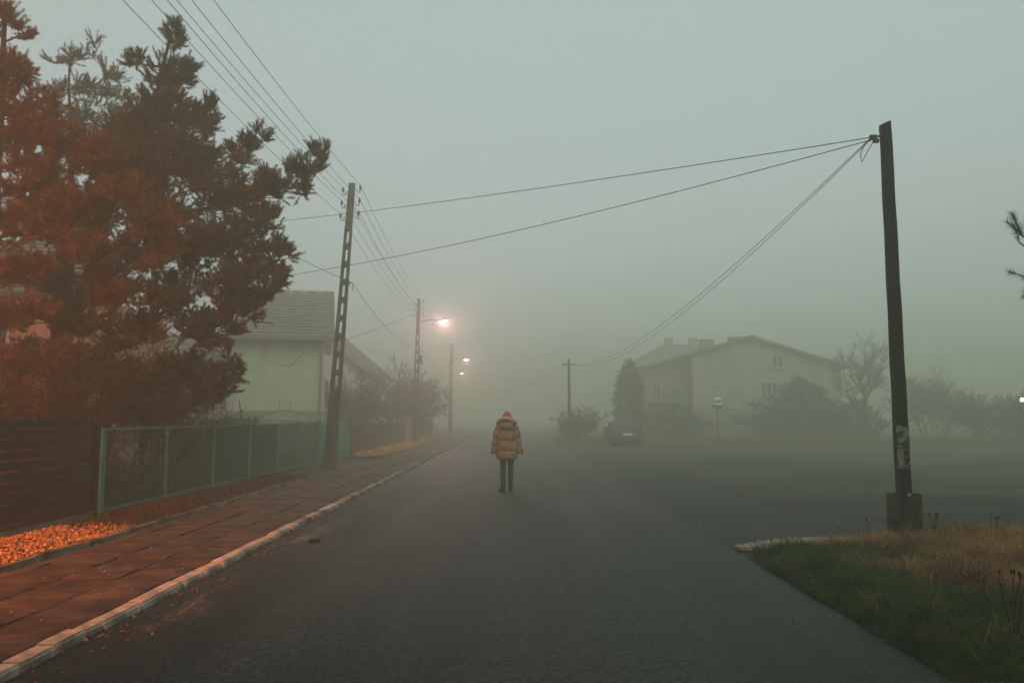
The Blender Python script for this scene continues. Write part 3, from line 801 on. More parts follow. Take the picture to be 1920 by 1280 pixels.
lamp_head(P2, (-5.26, 44.6, 6.86), (-4.15, 44.6, 6.98), M['ember'], 1100, PINK, spot=False)
lamp_head(P3, (-5.48, 72, 6.6), (-4.45, 72, 6.74), M['ember'], 480, PINK, spot=False)
lamp_head(P4, (-7.56, 97, 6.6), (-6.45, 97, 6.82), M['ember'], 480, PINK, spot=False)

# meter box on the second pole
b = MB(); b.box(.10, .30, -.10, .10, 4.5, 5.0); b.build('fuse_box', M['steel'], P2)

# unseen amber floodlight added on the pole for the orange cast at left
inv = P0.matrix_basis.inverted()
fl_pos = Vector((-6.0, 2.0, 6.4)); fl_aim = Vector((-9.2, 10.0, 2.0))
fd = (fl_aim - fl_pos).normalized(); fq = fd.to_track_quat('-Z', 'Y')
FM = Matrix.Translation(fl_pos) @ fq.to_matrix().to_4x4()
b = MB(); b.tube([inv @ Vector((-5.42, 1.45, 6.4)), inv @ Vector((-5.7, 1.6, 6.45)), inv @ (fl_pos - fd * .1)], .025, 6); b.build('lamp_arm', M['steel'], P0)
b = MB(); b.rings([[inv @ (FM @ Vector((sx * w_, sy * h_, z_))) for sx, sy in ((-1, -1), (1, -1), (1, 1), (-1, 1))] for w_, h_, z_ in ((.09, .07, .16), (.16, .12, .10), (.20, .15, 0.0))])
hd = b.build('lamp_head', M['steel'], P0)
b = MB(); b.rings([[inv @ (FM @ Vector((sx * .18, sy * .13, z_))) for sx, sy in ((-1, -1), (1, -1), (1, 1), (-1, 1))] for z_ in (-.002, -.012)]); b.build('lens', M['amber'], hd)
ld = bpy.data.lights.new('floodlight', 'SPOT'); ld.energy = 13000; ld.color = (1.0, .235, .055); ld.spot_size = R(130); ld.spot_blend = 1.0; ld.shadow_soft_size = .15
lo_ = bpy.data.objects.new('lamp_light', ld); COL.objects.link(lo_); lo_.parent = hd
lo_.matrix_basis = inv @ Matrix.Translation(fd * .03) @ FM

# ------------------------------------------------------------------ overhead wires
def sagwire(b, a, c_, sag, n=14, r=.010):
    a, c_ = Vector(a), Vector(c_)
    pts = [a.lerp(c_, t / n) - Vector((0, 0, sag * 4 * (t / n) * (1 - t / n))) for t in range(n + 1)]
    b.tube(pts, r, 4, cap=False)
names = ['overhead wire on the upper left insulators of the poles', 'overhead wire on the middle left insulators of the poles', 'overhead wire on the lower left insulators of the poles',
         'overhead wire on the upper right insulators of the poles', 'overhead wire on the middle right insulators of the poles', 'overhead wire on the lower right insulators of the poles']
for k in range(6):
    b = MB()
    for (A, B, sg) in ((t0, t1, .28), (t1, t2, .30), (t2, t3, .35), (t3, t4, .35)): sagwire(b, A[k], B[k], sg + .03 * (k % 3), r=.007)
    tag(b.build('overhead_wire', M['wire']), names[k], 'wire', 'overhead wires along the concrete poles')
b = MB()
sagwire(b, (-12.3, 27, 9.75), t1[6], .15, r=.008)
for (A, B, sg) in ((t1, t2, .55), (t2, t3, .5)): sagwire(b, A[6], B[6], sg, r=.008)
tag(b.build('telephone_cable', M['wire']), 'low telephone cable hung on brackets below the insulators', 'cable')

# ================================================================== RIGHT WOODEN POLE
WP = Vector((5.21, 10.80, 0))
root = tag(empty('wooden_pole', WP), 'black wooden pole bolted to a concrete stub, torn posters on it', 'utility pole')
def ringrect(c_, hx, hy, ch):
    x, y, z = c_
    return [(x - hx + ch, y - hy, z), (x + hx - ch, y - hy, z), (x + hx, y - hy + ch, z), (x + hx, y + hy - ch, z), (x + hx - ch, y + hy, z), (x - hx + ch, y + hy, z), (x - hx, y + hy - ch, z), (x - hx, y - hy + ch, z)]
def wp_c(z): return (-.045 - .026 * (z - .58) / 5.1 * 1.0, -.16, z)
def wp_h(z): return .086 - .018 * z / 5.6
b = MB(); rr = []
for i in range(15):
    z = .50 + i * (5.62 - .50) / 14
    rr.append(ringrect((wp_c(z)[0] + .004 * math.sin(i * 2.1), -.16, z), wp_h(z), wp_h(z), .03))
rr[-1] = [(x, y, z + .03 * (x + .07) / .07) for x, y, z in rr[-1]]
b.rings(rr); b.build('shaft', M['old_wood'], root, smooth=True)
b = MB()
me = bpy.data.meshes.new('concrete_stub'); bm = bmesh.new(); bmesh.ops.create_cube(bm, size=1)
for v in bm.verts: v.co.x *= .385; v.co.y *= .24; v.co.z *= .80
bmesh.ops.bevel(bm, geom=list(bm.edges), offset=.02, segments=2, affect='EDGES')
bmesh.ops.subdivide_edges(bm, edges=[e for e in bm.edges if e.calc_length() > .2], cuts=4, use_grid_fill=True)
for v in bm.verts: v.co += Vector((1, 1, 1)) * (.008 * mnoise.noise(v.co * 9))
bm.to_mesh(me); bm.free(); me.materials.append(M['block'])
link('concrete_stub', me, root, (.03, .0, .19))
b = MB(); b.lathe([(.018, 0), (.024, .004), (.024, .02), (.012, .03)], Matrix.Translation((-.03, -.255, .585)) @ Matrix.Rotation(R(90), 4, 'X'), 6); b.build('bolt', M['bright_steel'], root)
# paper on the pole, wrapped round the front face
def wrap(name, x0, x1, z0, z1, m, off, curl=.004):
    b = MB(); n = 7
    V = []; 
    for j in range(6):
        z = z0 + (z1 - z0) * j / 5
        for i in range(n):
            t = x0 + (x1 - x0) * i / (n - 1)
            hx = wp_h(z); cx = wp_c(z)[0]
            x = cx + t * (hx + .004)
            ed = max(0, abs(t) - .68) / .32
            y = -.16 - hx - off + .032 * ed + curl * mnoise.noise((i * .9, j * .8, z0 * 9))
            V.append((x, y, z + .012 * mnoise.noise((i * 1.3, j, 7 + z0))))
    fs = [(j * n + i, j * n + i + 1, (j + 1) * n + i + 1, (j + 1) * n + i) for j in range(5) for i in range(n - 1)]
    k = len(V); V2 = V + [(x, y + .002, z) for x, y, z in V]
    fs += [tuple(k + q for q in reversed(f)) for f in fs]
    b.add(V2, fs); return b.build(name, m, root)
tag(wrap('poster', -1.0, 1.0, 1.20, 1.485, M['poster_a'], .006), 'weathered green and white picture poster')
tag(wrap('torn_paper', -1.0, -.12, .93, 1.185, M['poster_b'], .006), 'torn white printed paper')
def mark(pts):
    b = MB(); b.tube([(wp_c(z)[0] + t * wp_h(z), -.16 - wp_h(z) - .003 + .030 * max(0, abs(t) - .7) / .3, z) for t, z in pts], .006, 5); b.build('painted_mark', M['paint_mark'], root)
mark([(-.05, 1.17), (.4, 1.165), (.98, 1.17)])
mark([(-.05, 1.075), (.4, 1.08), (.98, 1.075)])
mark([(-.05, .965), (.2, .945), (.55, .93), (.98, .915)])
mark([(.2, .955), (.6, .985), (.98, 1.02)])
# cable clamp at the top
b = MB(); b.tube([(-.13, -.16, 5.43), (-.20, -.16, 5.44), (-.26, -.16, 5.42)], .014, 6)
b.box(-.29, -.20, -.19, -.13, 5.385, 5.45); b.box(-.25, -.18, -.20, -.15, 5.34, 5.39); b.build('cable_clamp', M['steel'], root)
b = MB(); b.tube([(-.24, -.16, 5.40), (-.36, -.15, 5.33), (-.42, -.14, 5.18), (-.40, -.13, 5.08), (-.30, -.14, 5.26), (-.24, -.15, 5.36)], .006, 5); b.build('cable_loop', M['wire'], root)
clamp = WP + Vector((-.27, -.16, 5.42))

# far wooden pole on the right and a hidden one behind the pines carry the crossing cables
def wood_pole(loc, h, label, arm=True):
    r_ = tag(empty('wooden_pole', loc), label, 'utility pole')
    b = MB(); b.tube([(0, 0, -.2), (0, 0, h * .5), (.0, 0, h)], [.11, .095, .08], 8); b.build('shaft', M['old_wood'], r_)
    if arm:
        b = MB(); b.box(-.42, .42, -.05, .05, h - .42, h - .34); b.build('crossarm', M['old_wood'], r_)
        for s_ in (-.36, .36):
            b = MB(); b.lathe([(.03, 0), (.045, .03), (.03, .06), (.04, .09), (.015, .11)], Matrix.Translation((s_, 0, h - .34)), 8); b.build('insulator', M['porcelain'], r_)
    return r_
wood_pole((3.72, 52, 0), 5.35, 'thin foggy wooden pole right of the road past the car')
wood_pole((-12.3, 27, SW), 9.9, 'wooden pole hidden in the garden behind the pines', arm=False)
b = MB(); sagwire(b, clamp, (-12.3, 27, 7.95), .18, 24, r=.0065); tag(b.build('crossing_cable', M['wire']), 'upper cable crossing the road from the wooden pole', 'cable')
b = MB(); sagwire(b, clamp + Vector((.02, 0, -.03)), (-12.3, 27, 5.95), .42, 24, r=.0065); tag(b.build('crossing_cable', M['wire']), 'lower cable crossing the road from the wooden pole', 'cable')
for k, (s_, dz_) in enumerate(((-.36, 0), (-.12, .0))):
    b = MB(); sagwire(b, clamp + Vector((0, 0, -.02 * k)), (3.72 + s_, 52, 5.10), 1.16 + .09 * k, 24, r=.0065)
    sagwire(b, (3.72 + s_, 52, 5.10), (-2 + s_, 112, 5.6), .8, 14, r=.009)
    tag(b.build('slack_cable', M['wire']), ['left one of the two slack cables running to the far wooden pole', 'right one of the two slack cables running to the far wooden pole'][k], 'cable')
b = MB(); sagwire(b, t2[2], (-9.55, 37.6, 4.75), .12, 14, r=.010); tag(b.build('service_cable', M['wire']), 'service cable from the lamp pole to the pale green house', 'cable')

# ================================================================== HOUSES
def window(parent, x0, x1, z0, z1, y, mull=1, frame=M['white_paint'], glass=M['glass'], sill=True):
    """window on a wall facing -Y at y (local coordinates of the house)"""
    b = MB(); t = .07
    b.box(x0, x1, y - .05, y - .004, z0, z0 + t); b.box(x0, x1, y - .05, y - .004, z1 - t, z1)
    b.box(x0, x0 + t, y - .05, y - .004, z0 + t, z1 - t); b.box(x1 - t, x1, y - .05, y - .004, z0 + t, z1 - t)
    for k in range(mull):
        xm = x0 + (x1 - x0) * (k + 1) / (mull + 1); b.box(xm - .035, xm + .035, y - .048, y - .006, z0 + t, z1 - t)
    w = b.build('window', frame, parent)
    b = MB(); b.box(x0 + t, x1 - t, y - .022, y - .008, z0 + t, z1 - t); b.build('pane', glass, w)
    if sill:
        b = MB(); b.box(x0 - .08, x1 + .08, y - .14, y - .004, z0 - .06, z0 - .003); b.build('sill', M['plinth'], w)
    return w

def tiled_roof(parent, x0, x1, y0, z0, y1, z1, rows_, m, name='roof'):
    """slope rising from (y0,z0) to (y1,z1), with courses of tiles laid proud of a deck"""
    b = MB(); d = Vector((0, y1 - y0, z1 - z0)); Ln = d.length; dn = d.normalized(); nn = Vector((0, -dn.z, dn.y))
    o0 = Vector((0, y0, z0))
    def pt(x, s_, h_): return Vector((x, 0, 0)) + o0 + dn * s_ + nn * h_
    b.add([pt(x0, 0, 0), pt(x1, 0, 0), pt(x1, Ln, 0), pt(x0, Ln, 0), pt(x0, 0, -.1), pt(x1, 0, -.1), pt(x1, Ln, -.1), pt(x0, Ln, -.1)],
          [(0, 1, 2, 3), (4, 7, 6, 5), (0, 4, 5, 1), (1, 5, 6, 2), (2, 6, 7, 3), (3, 7, 4, 0)])
    r_ = b.build(name, m, parent)
    b = MB(); st = Ln / rows_
    for k in range(rows_):
        n = max(2, int((x1 - x0) / .3)); 
        top = []; bot = []; end = []
        for i in range(n + 1):
            x = x0 - .03 + (x1 - x0 + .06) * i / n
            wv = .018 * (i % 2)
            bot.append(pt(x, k * st - .06, .055 + wv)); end.append(pt(x, (k + 1) * st, .012 + wv)); top.append(pt(x, k * st - .06, .008))
        nn_ = n + 1
        b.add(bot + end + top, [(i, i + 1, nn_ + i + 1, nn_ + i) for i in range(n)] + [(2 * nn_ + i, 2 * nn_ + i + 1, i + 1, i) for i in range(n)])
    tag(b.build('tile_courses', m, r_), kind='stuff')
    return r_

# pale green house, eaves towards the camera
h1 = tag(empty('green_house', (-11.05, 37.6, SW), R(13.5)), 'pale green rendered house with a grey tiled roof behind the leaning pole', 'house')
b = MB(); b.box(-1.95, 1.87, 0, 7, 1.62, 5.0); b.prism([(0, 5.0), (7, 5.0), (3.5, 7.35)], -1.95, 1.87, axis='X'); b.build('wall', M['stucco_green'], h1)
b = MB(); b.box(-1.99, 1.91, -.04, 7.04, -.1, 1.618); b.build('plinth', M['stucco_plinth'], h1)
tiled_roof(h1, -2.2, 2.2, -.55, 4.72, 3.5, 7.30, 16, M['roof'])
b = MB(); b.add([(-2.2, 3.5, 7.30), (2.2, 3.5, 7.30), (2.2, 7.6, 4.7), (-2.2, 7.6, 4.7), (-2.2, 3.5, 7.2), (2.2, 3.5, 7.2), (2.2, 7.6, 4.6), (-2.2, 7.6, 4.6)], [(0, 1, 2, 3), (4, 7, 6, 5), (0, 4, 5, 1), (1, 5, 6, 2), (2, 6, 7, 3), (3, 7, 4, 0)]); b.build('rear_roof', M['roof_dark'], h1)
b = MB(); b.box(-2.2, 2.22, -.72, -.58, 4.56, 4.72); b.build('gutter', M['roof_dark'], h1)
b = MB(); b.box(-2.2, 2.2, -.57, -.02, 4.60, 4.66); b.build('soffit', M['stucco_plinth'], h1)
b = MB(); b.tube([(1.74, -.62, 4.6), (1.72, -.10, 4.3), (1.70, -.08, .1)], .05, 8); b.build('downpipe', M['stucco_plinth'], h1)
b = MB(); b.tube([(1.2, -.06, 4.15), (.95, -.10, 4.05), (.75, -.05, 3.8), (.55, -.04, 3.55), (.25, -.04, 3.5), (.1, -.05, 3.62)], .010, 5); b.build('cable_coil', M['wire'], h1)
b = MB(); b.lathe([(.9, 0), (.75, .12), (.35, .28), (.1, .36)], Matrix.Translation((.35, -1.0, 1.25)) @ Matrix.Diagonal((1, .4, 1, 1)), 16); b.box(.1, .6, -1.05, -.95, 1.60, 1.64); b.box(.12, .16, -1.05, -.95, 1.64, 1.95); b.box(.54, .58, -1.05, -.95, 1.64, 1.95); b.box(.1, .6, -1.05, -.95, 1.95, 1.99)
b.build('cellar_hatch', M['stucco_plinth'], h1)
# low brick annex to its left
h1b = tag(empty('brick_annex', (-17.4, 38.8, SW)), 'low brick annex with a white corner pilaster half hidden by the pine', 'house')
b = MB(); b.box(-3.5, 3.55, 0, 6, -.1, 3.7); b.build('wall', M['brick'], h1b)
b = MB(); b.box(3.40, 3.62, -.06, .2, -.1, 3.66); b.build('pilaster', M['white_paint'], h1b)
tiled_roof(h1b, -3.8, 3.63, -.4, 3.60, 3.2, 5.2, 10, M['roof'])
window(h1b, -1.6, -.2, 1.2, 2.5, 0); window(h1b, 1.0, 2.4, 1.2, 2.5, 0)
# orange-red brick house at the far left, seen through the branches
h0 = tag(empty('red_brick_house', (-14.5, 21, SW)), 'red brick house with white windows seen through the left pine branches', 'house')
b = MB(); b.box(-4.5, 2.3, 0, 7, -.1, 5.0); b.build('wall', M['red_brick'], h0)
tiled_roof(h0, -4.8, 2.6, -.5, 4.75, 3.5, 7.0, 12, M['roof_dark'])
window(h0, .2, 1.2, 2.6, 4.1, 0); window(h0, -2.4, -1.2, 2.6, 4.1, 0); window(h0, .2, 1.2, .9, 2.0, 0)
# beige gable house
h2 = tag(empty('beige_house', (-13.5, 49.8, SW)), 'beige gable house fading into the fog behind the pale green one', 'house')
b = MB(); b.prism([(-3.3, -.1), (3.3, -.1), (3.3, 4.15), (0, 7.0), (-3.3, 4.15)], 0, 8); b.build('wall', M['stucco_beige'], h2)
for s_ in (-1, 1):
    b = MB(); b.prism([(s_ * 3.75, 3.72), (0, 6.98), (0, 7.18), (s_ * 3.75, 3.92)], -.4, 8.4); b.build('roof', M['roof_dark'], h2)
b = MB(); b.box(-3.34, 3.34, -.04, 8.04, -.1, .8); b.build('plinth', M['stucco_plinth'], h2)
window(h2, 1.3, 2.2, 2.2, 3.4, 0)
# big low-pitched house on the right
h3 = tag(empty('gable_house', (19.4, 66, 0)), 'wide low gabled house standing in the fog beyond the car park', 'house')
b = MB(); b.prism([(-3.55, -.1), (6.3, -.1), (6.3, 4.75), (.25, 6.72), (-3.55, 5.5)], 0, 9); b.build('wall', M['stucco_grey'], h3)
b = MB(); b.prism([(-6.3, -.1), (-3.56, -.1), (-3.56, 5.45), (-6.3, 4.6)], 1.4, 9); b.build('side_wall', M['stucco_grey'], h3)
b = MB(); b.box(-3.60, 6.35, -.05, 8.9, -.1, 1.9); b.build('plinth', M['stucco_plinth'], h3)
for s_ in (-1, 1):
    b = MB(); x = 6.72 if s_ > 0 else -6.75; e = .25
    b.prism([(x, 4.62), (e, 6.74), (e, 6.94), (x, 4.82)], -.5, 9.5); b.build('roof', M['roof_dark'], h3)
for x0, x1, y0 in ((-2.05, -1.2, 3.5), (.4, 1.4, 5.0)):
    b = MB(); b.box(x0, x1, y0, y0 + .8, 5.4, 6.95 if x0 < 0 else 7.3); b.box(x0 - .06, x1 + .06, y0 - .06, y0 + .86, (6.95 if x0 < 0 else 7.3), (7.03 if x0 < 0 else 7.38)); b.build('chimney', M['stucco_plinth'], h3)
window(h3, 1.72, 2.5, 4.65, 5.65, 0); window(h3, .95, 2.05, 2.65, 3.7, 0, 2); window(h3, -1.55, -.75, 1.20, 1.6, -.05, 2, sill=False)
window(h3, -6.0, -5.4, 2.55, 3.6, 1.4); window(h3, -4.75, -4.1, 2.55, 3.6, 1.4)
b = MB(); b.box(-6.35, -3.62, .2, 1.38, 2.28, 2.42); b.build('balcony', M['stucco_plinth'], h3)
b = MB()
for i in range(14): b.box(-6.3 + i * .2, -6.26 + i * .2, .22, .26, 2.42, 3.3)
b.box(-6.33, -3.64, .21, .27, 3.3, 3.36); b.build('balcony_railing', M['steel'], h3)
b = MB(); b.tube([(-3.68, -.06, 5.2), (-3.68, -.06, .2)], .05, 6); b.build('downpipe', M['roof_dark'], h3)
h3.scale = (1.25, 1.25, 1.2)
# hip-roofed house behind it
h4 = tag(empty('hip_roof_house', (21.3, 89, 0)), 'dim hip roofed house behind the wide gabled one', 'house')
b = MB(); b.box(-6.2, 6.2, 0, 10, -.1, 6.3); b.build('wall', M['stucco_grey'], h4)
b = MB(); b.add([(-6.8, -.6, 6.1), (6.8, -.6, 6.1), (6.8, 10.6, 6.1), (-6.8, 10.6, 6.1), (-2.6, 5, 8.6), (2.6, 5, 8.6)], [(0, 1, 5, 4), (1, 2, 5), (2, 3, 4, 5), (3, 0, 4), (0, 3, 2, 1)]); b.build('roof', M['roof_dark'], h4)
for x in (-2.6, -.2):
    b = MB(); b.box(x, x + .75, 4.0, 4.7, 7.6, 9.15); b.build('chimney', M['stucco_plinth'], h4)
for x in (-4.6, -1.6, 1.6): window(h4, x, x + 1.2, 3.6, 5.0, 0)

h4.scale = (1.22, 1.22, 1.19)
h1.scale = (1.15, 1.15, 1.12); h2.scale = (1.18, 1.18, 1.15); h1b.scale = (1.15, 1.15, 1.12)
# ================================================================== TREES
def needle_shoots(base, axis, length, count, nlen, nwid, r):
    """numpy needles: base (n,3), axis (n,3) unit, length (n,)"""
    n = len(base)
    t = r.uniform(.08, 1.0, (n, count))
    az = r.uniform(0, 2 * PI, (n, count))
    ref = np.where(np.abs(axis[:, 2:3]) < .9, np.array([[0, 0, 1.0]]), np.array([[1.0, 0, 0]]))
    e1 = np.cross(axis, ref); e1 /= np.linalg.norm(e1, axis=1)[:, None]
    e2 = np.cross(axis, e1)
    rad = e1[:, None] * np.cos(az)[..., None] + e2[:, None] * np.sin(az)[..., None]
    fwd = r.uniform(.35, 1.0, (n, count))[..., None] + .5 * (t[..., None] ** 3)
    d = rad * 1.0 + axis[:, None] * fwd
    d += r.normal(0, .15, d.shape)
    d /= np.linalg.norm(d, axis=2)[..., None]
    P = base[:, None] + axis[:, None] * (t * length[:, None])[..., None]
    ln = nlen * r.uniform(.7, 1.2, (n, count))[..., None]
    tang = np.cross(d, axis[:, None] + r.normal(0, .4, d.shape)); tang /= (np.linalg.norm(tang, axis=2)[..., None] + 1e-9)
    A = P - tang * nwid; B = P + tang * nwid; C = P + d * ln
    V = np.stack([A, B, C], 2).reshape(-1, 3)
    T = np.arange(len(V)).reshape(-1, 3)
    return V, T

def pine(label, trunks, clumps, seed, per_m2=26, shoot=(.18, .34), needles=80, nlen=.075, nwid=.0034, nmat=None, group='pine trees behind the left fence', bare=0):
    """trunks: list of (polyline, r0, r1); clumps: (x,y,z,rx,ry,rz[,upbias])"""
    r = random.Random(seed); nr = np.random.default_rng(seed)
    b0 = trunks[0][0][0]
    root = tag(empty('pine_tree', b0), label, 'pine', group)
    off = Vector(b0)
    tb = MB(); lb = MB()
    cents = []
    for poly, r0, r1 in trunks:
        pts = [Vector(p) for p in poly]
        dense = []
        for i in range(len(pts) - 1):
            for k in range(5): dense.append(pts[i].lerp(pts[i + 1], k / 5))
        dense.append(pts[-1])
        dense = [p + Vector((.03 * mnoise.noise(p * 1.3), .03 * mnoise.noise(p * 1.3 + Vector((9, 0, 0))), 0)) for p in dense]
        m_ = len(dense)
        tb.tube([p - off for p in dense], [r0 + (r1 - r0) * i / (m_ - 1) for i in range(m_)], 10)
        cents += [(p, r0 + (r1 - r0) * i / (m_ - 1)) for i, p in enumerate(dense)]
    B, A, Ls = [], [], []
    ax0 = [Vector(q) for t_ in trunks for q in t_[0]]
    for cl in sorted(clumps, key=lambda q: min((Vector(q[:3]) - a_).length for a_ in ax0)):
        cx, cy_, cz, rx, ry, rz = cl[:6]; up = cl[6] if len(cl) > 6 else .75
        C = Vector((cx, cy_, cz))
        # limb: grows from the nearest wood already there, preferably a little below and inwards
        best = min(cents, key=lambda q: (q[0] - C).length + 1.2 * max(0, q[0].z - C.z + .05) + .5 * max(0, C.z - q[0].z - .9))
        S, sr = best
        Dn = C - S; Lm = Dn.length
        mid = S.lerp(C, .5) - Vector((0, 0, .10 * Lm)) + Vector((r.uniform(-.16, .16), r.uniform(-.16, .16), r.uniform(-.08, .08))) * Lm
        lp = []
        for i in range(8):
            t = i / 7; lp.append(S * (1 - t) ** 2 + mid * (2 * t * (1 - t)) + C * t ** 2)
        rr_ = min(sr * .8, .016 + .012 * Lm)
        lb.tube([p - off for p in lp], [rr_ * (1 - .65 * i / 7) for i in range(8)], 6)
        cents += [(q, rr_ * (1 - .65 * i / 7)) for i, q in enumerate(lp) if i > 2]
        area = 4 * PI * ((rx * ry) ** 1.6 / 3 + (rx * rz) ** 1.6 / 3 + (ry * rz) ** 1.6 / 3) ** (1 / 1.6)
        n = max(8, int(area * per_m2))
        subs = []
        ns = max(4, int(n / 9))
        for k in range(ns):
            u = Vector((r.gauss(0, 1), r.gauss(0, 1), r.gauss(0, 1))).normalized() * (r.random() ** .45)
            Q = C + Vector((u.x * rx, u.y * ry, u.z * rz)) * .8
            t = r.choice((3, 4, 5, 6, 7)); S2 = lp[t]
            m2 = S2.lerp(Q, .5) - Vector((0, 0, .08 * (Q - S2).length))
            lb.tube([S2 - off, m2 - off, Q - off], [.012, .009, .006], 4, cap=False)
            subs.append((S2, Q, u))
        for k in range(n):
            S2, Q, u0 = r.choice(subs)
            u = Vector((r.gauss(0, 1), r.gauss(0, 1), r.gauss(0, 1))).normalized()
            p = Q + Vector((u.x * rx, u.y * ry, u.z * rz)) * .30 * r.random()
            outw = Vector(((p.x - C.x) / rx, (p.y - C.y) / ry, (p.z - C.z) / rz))
            ax = outw * .75 + Vector((0, 0, up * .8)) + Vector((r.gauss(0, .5), r.gauss(0, .5), r.gauss(0, .35)))
            ax.normalize()
            ln = r.uniform(*shoot)
            B.append(p); A.append(ax); Ls.append(ln)
            lb.tube([Q - off, p - off, p + ax * ln * .9 - off], [.006, .006, .004], 3, cap=False)
    tb.build('trunk', M['bark'], root, smooth=True)
    lb.build('branches', M['bark'], root)
    Bn = np.array([tuple(p - off) for p in B]); An = np.array([tuple(a) for a in A]); Ln = np.array(Ls)
    V, T = needle_shoots(Bn, An, Ln, needles, nlen, nwid, nr)
    link('crown', tri_mesh('crown', V, T, nmat or M['needle']), root)
    return root

def px(x, y, Y):      # photo pixel -> place at distance Y (layout helper, source frame 1920 wide)
    f = 28 / 36 * 1920; p_ = R(5.394)
    u = (x - 960) / f; v = (640 - y) / f
    k = Y / (math.cos(p_) - v * math.sin(p_))
    return (u * k, Y, 1.6 + (math.sin(p_) + v * math.cos(p_)) * k)

# the big two-stemmed pine: clumps described by (px, py, distance, radius across, radius up)
def CL(lst, ry=.75):
    out = []
    for q in lst:
        x, y, Y, a, c_ = q[:5]; up = q[5] if len(q) > 5 else .75
        X, YY, Z = px(x, y, Y); s_ = Y / 1493.0
        out.append((X, YY, Z, a * s_ * 1.08, max(a, c_) * s_ * ry * 1.1, c_ * s_ * 1.12, up))
    return out
main = CL([
    # leader spike of the right stem
    (322, 70, 15.2, 26, 34, 1.6), (318, 150, 15.2, 55, 40, 1.1), (255, 120, 15.3, 26, 18), (345, 130, 15.1, 22, 18),
    (310, 215, 15.2, 85, 45), (375, 205, 15.0, 28, 26, 1.0), (388, 245, 15.1, 24, 30), (250, 255, 15.5, 70, 50),
    (340, 290, 15.0, 75, 45), (390, 330, 15.2, 60, 45), (455, 290, 15.0, 38, 32, 1.0), (482, 262, 15.0, 20, 26, 1.3),
    (440, 370, 15.0, 75, 45), (510, 350, 15.1, 50, 28, .9), (565, 325, 15.1, 40, 26, .9), (598, 295, 15.1, 24, 24, 1.2), (575, 360, 15.1, 28, 14),
    (500, 410, 15.0, 45, 30), (430, 440, 14.8, 70, 40), (500, 460, 15.1, 38, 26), (528, 480, 15.2, 24, 22, .9), (480, 510, 15.0, 60, 35),
    (505, 545, 15.0, 36, 26), (430, 540, 14.7, 75, 40), (460, 580, 15.0, 50, 28), (360, 470, 14.4, 75, 45), (300, 400, 14.3, 75, 50),
    (240, 470, 14.2, 70, 45), (330, 560, 14.5, 75, 42), (390, 620, 14.8, 75, 32), (430, 690, 14.9, 30, 36), (395, 730, 14.8, 50, 30), (340, 690, 14.6, 60, 36),
    (350, 755, 14.9, 40, 22, .3), (250, 620, 14.7, 70, 40), (270, 330, 14.5, 80, 55),
    (190, 690, 14.9, 75, 45, .4), (270, 720, 14.8, 70, 38, .4), (140, 600, 15.2, 60, 40), (200, 540, 15.0, 65, 35), (120, 720, 15.0, 55, 36, .3), (310, 780, 14.9, 40, 22, .1), (230, 775, 15.0, 50, 24, .2), (160, 400, 15.2, 70, 50), (90, 520, 15.4, 60, 40),
], .8)
pine('large two stemmed pine with amber light tinted into its needles above the green fence', [
    ([px(112, 830, 15.6), px(108, 640, 15.6), px(118, 480, 15.6), px(104, 360, 15.6), px(96, 260, 15.6)], .19, .05),
    ([px(112, 640, 15.6), px(160, 540, 15.4), px(190, 430, 15.3), px(245, 300, 15.2), px(295, 170, 15.2), px(322, 60, 15.2)], .12, .022),
], main, 101, per_m2=78, shoot=(.12, .27), needles=90, nlen=.070, nwid=.0038)
left = CL([
    (5, 40, 13.2, 35, 45, 1.2), (45, 60, 13.4, 22, 20, 1.1), (20, 130, 13.2, 65, 45), (60, 200, 13.4, 60, 45), (110, 260, 13.6, 75, 45), (20, 260, 13.0, 80, 50),
    (170, 300, 13.8, 65, 50), (70, 340, 13.2, 75, 45), (160, 390, 13.4, 70, 45), (230, 360, 13.7, 60, 45), (20, 420, 13.0, 70, 40), (100, 430, 13.2, 60, 35),
    (195, 300, 13.6, 45, 35), (270, 410, 13.6, 40, 40), (40, 510, 13.2, 60, 26), (180, 480, 13.3, 60, 32), (-60, 200, 13.2, 70, 60), (-60, 360, 13.0, 70, 60),
    (-50, 520, 13.0, 70, 40), (10, 610, 13.2, 60, 22), (300, 490, 13.7, 45, 28), (330, 440, 13.9, 40, 30), (210, 560, 13.8, 50, 24), (60, 590, 13.6, 60, 28), (40, 680, 13.6, 60, 36, .4), (110, 660, 13.8, 45, 28, .4), (90, 390, 13.4, 60, 40),
], .8)
pine('pine with amber light in its needle colour at the left edge rising above the slat fence', [
    ([px(-30, 900, 14.0), px(-25, 600, 13.9), px(-10, 380, 13.7), px(0, 180, 13.5), px(8, 10, 13.3)], .16, .03)], left, 103, per_m2=78, shoot=(.12, .27), needles=90, nlen=.068, nwid=.0036, nmat=M['needle_amber_light'])
thin = CL([(130, 105, 19, 30, 18), (165, 110, 19, 24, 18), (175, 85, 19, 16, 14, 1.1), (105, 120, 19, 20, 16), (195, 145, 19, 40, 22), (140, 165, 19, 50, 26), (215, 175, 19, 40, 24), (90, 180, 19, 40, 26), (160, 220, 19, 70, 30), (225, 225, 19, 40, 30)], .8)
pine('thin pale pine top showing between the two front pines', [([px(120, 830, 19), px(135, 400, 19), px(130, 110, 19)], .14, .02)], thin, 105, per_m2=26, needles=60, nwid=.005)
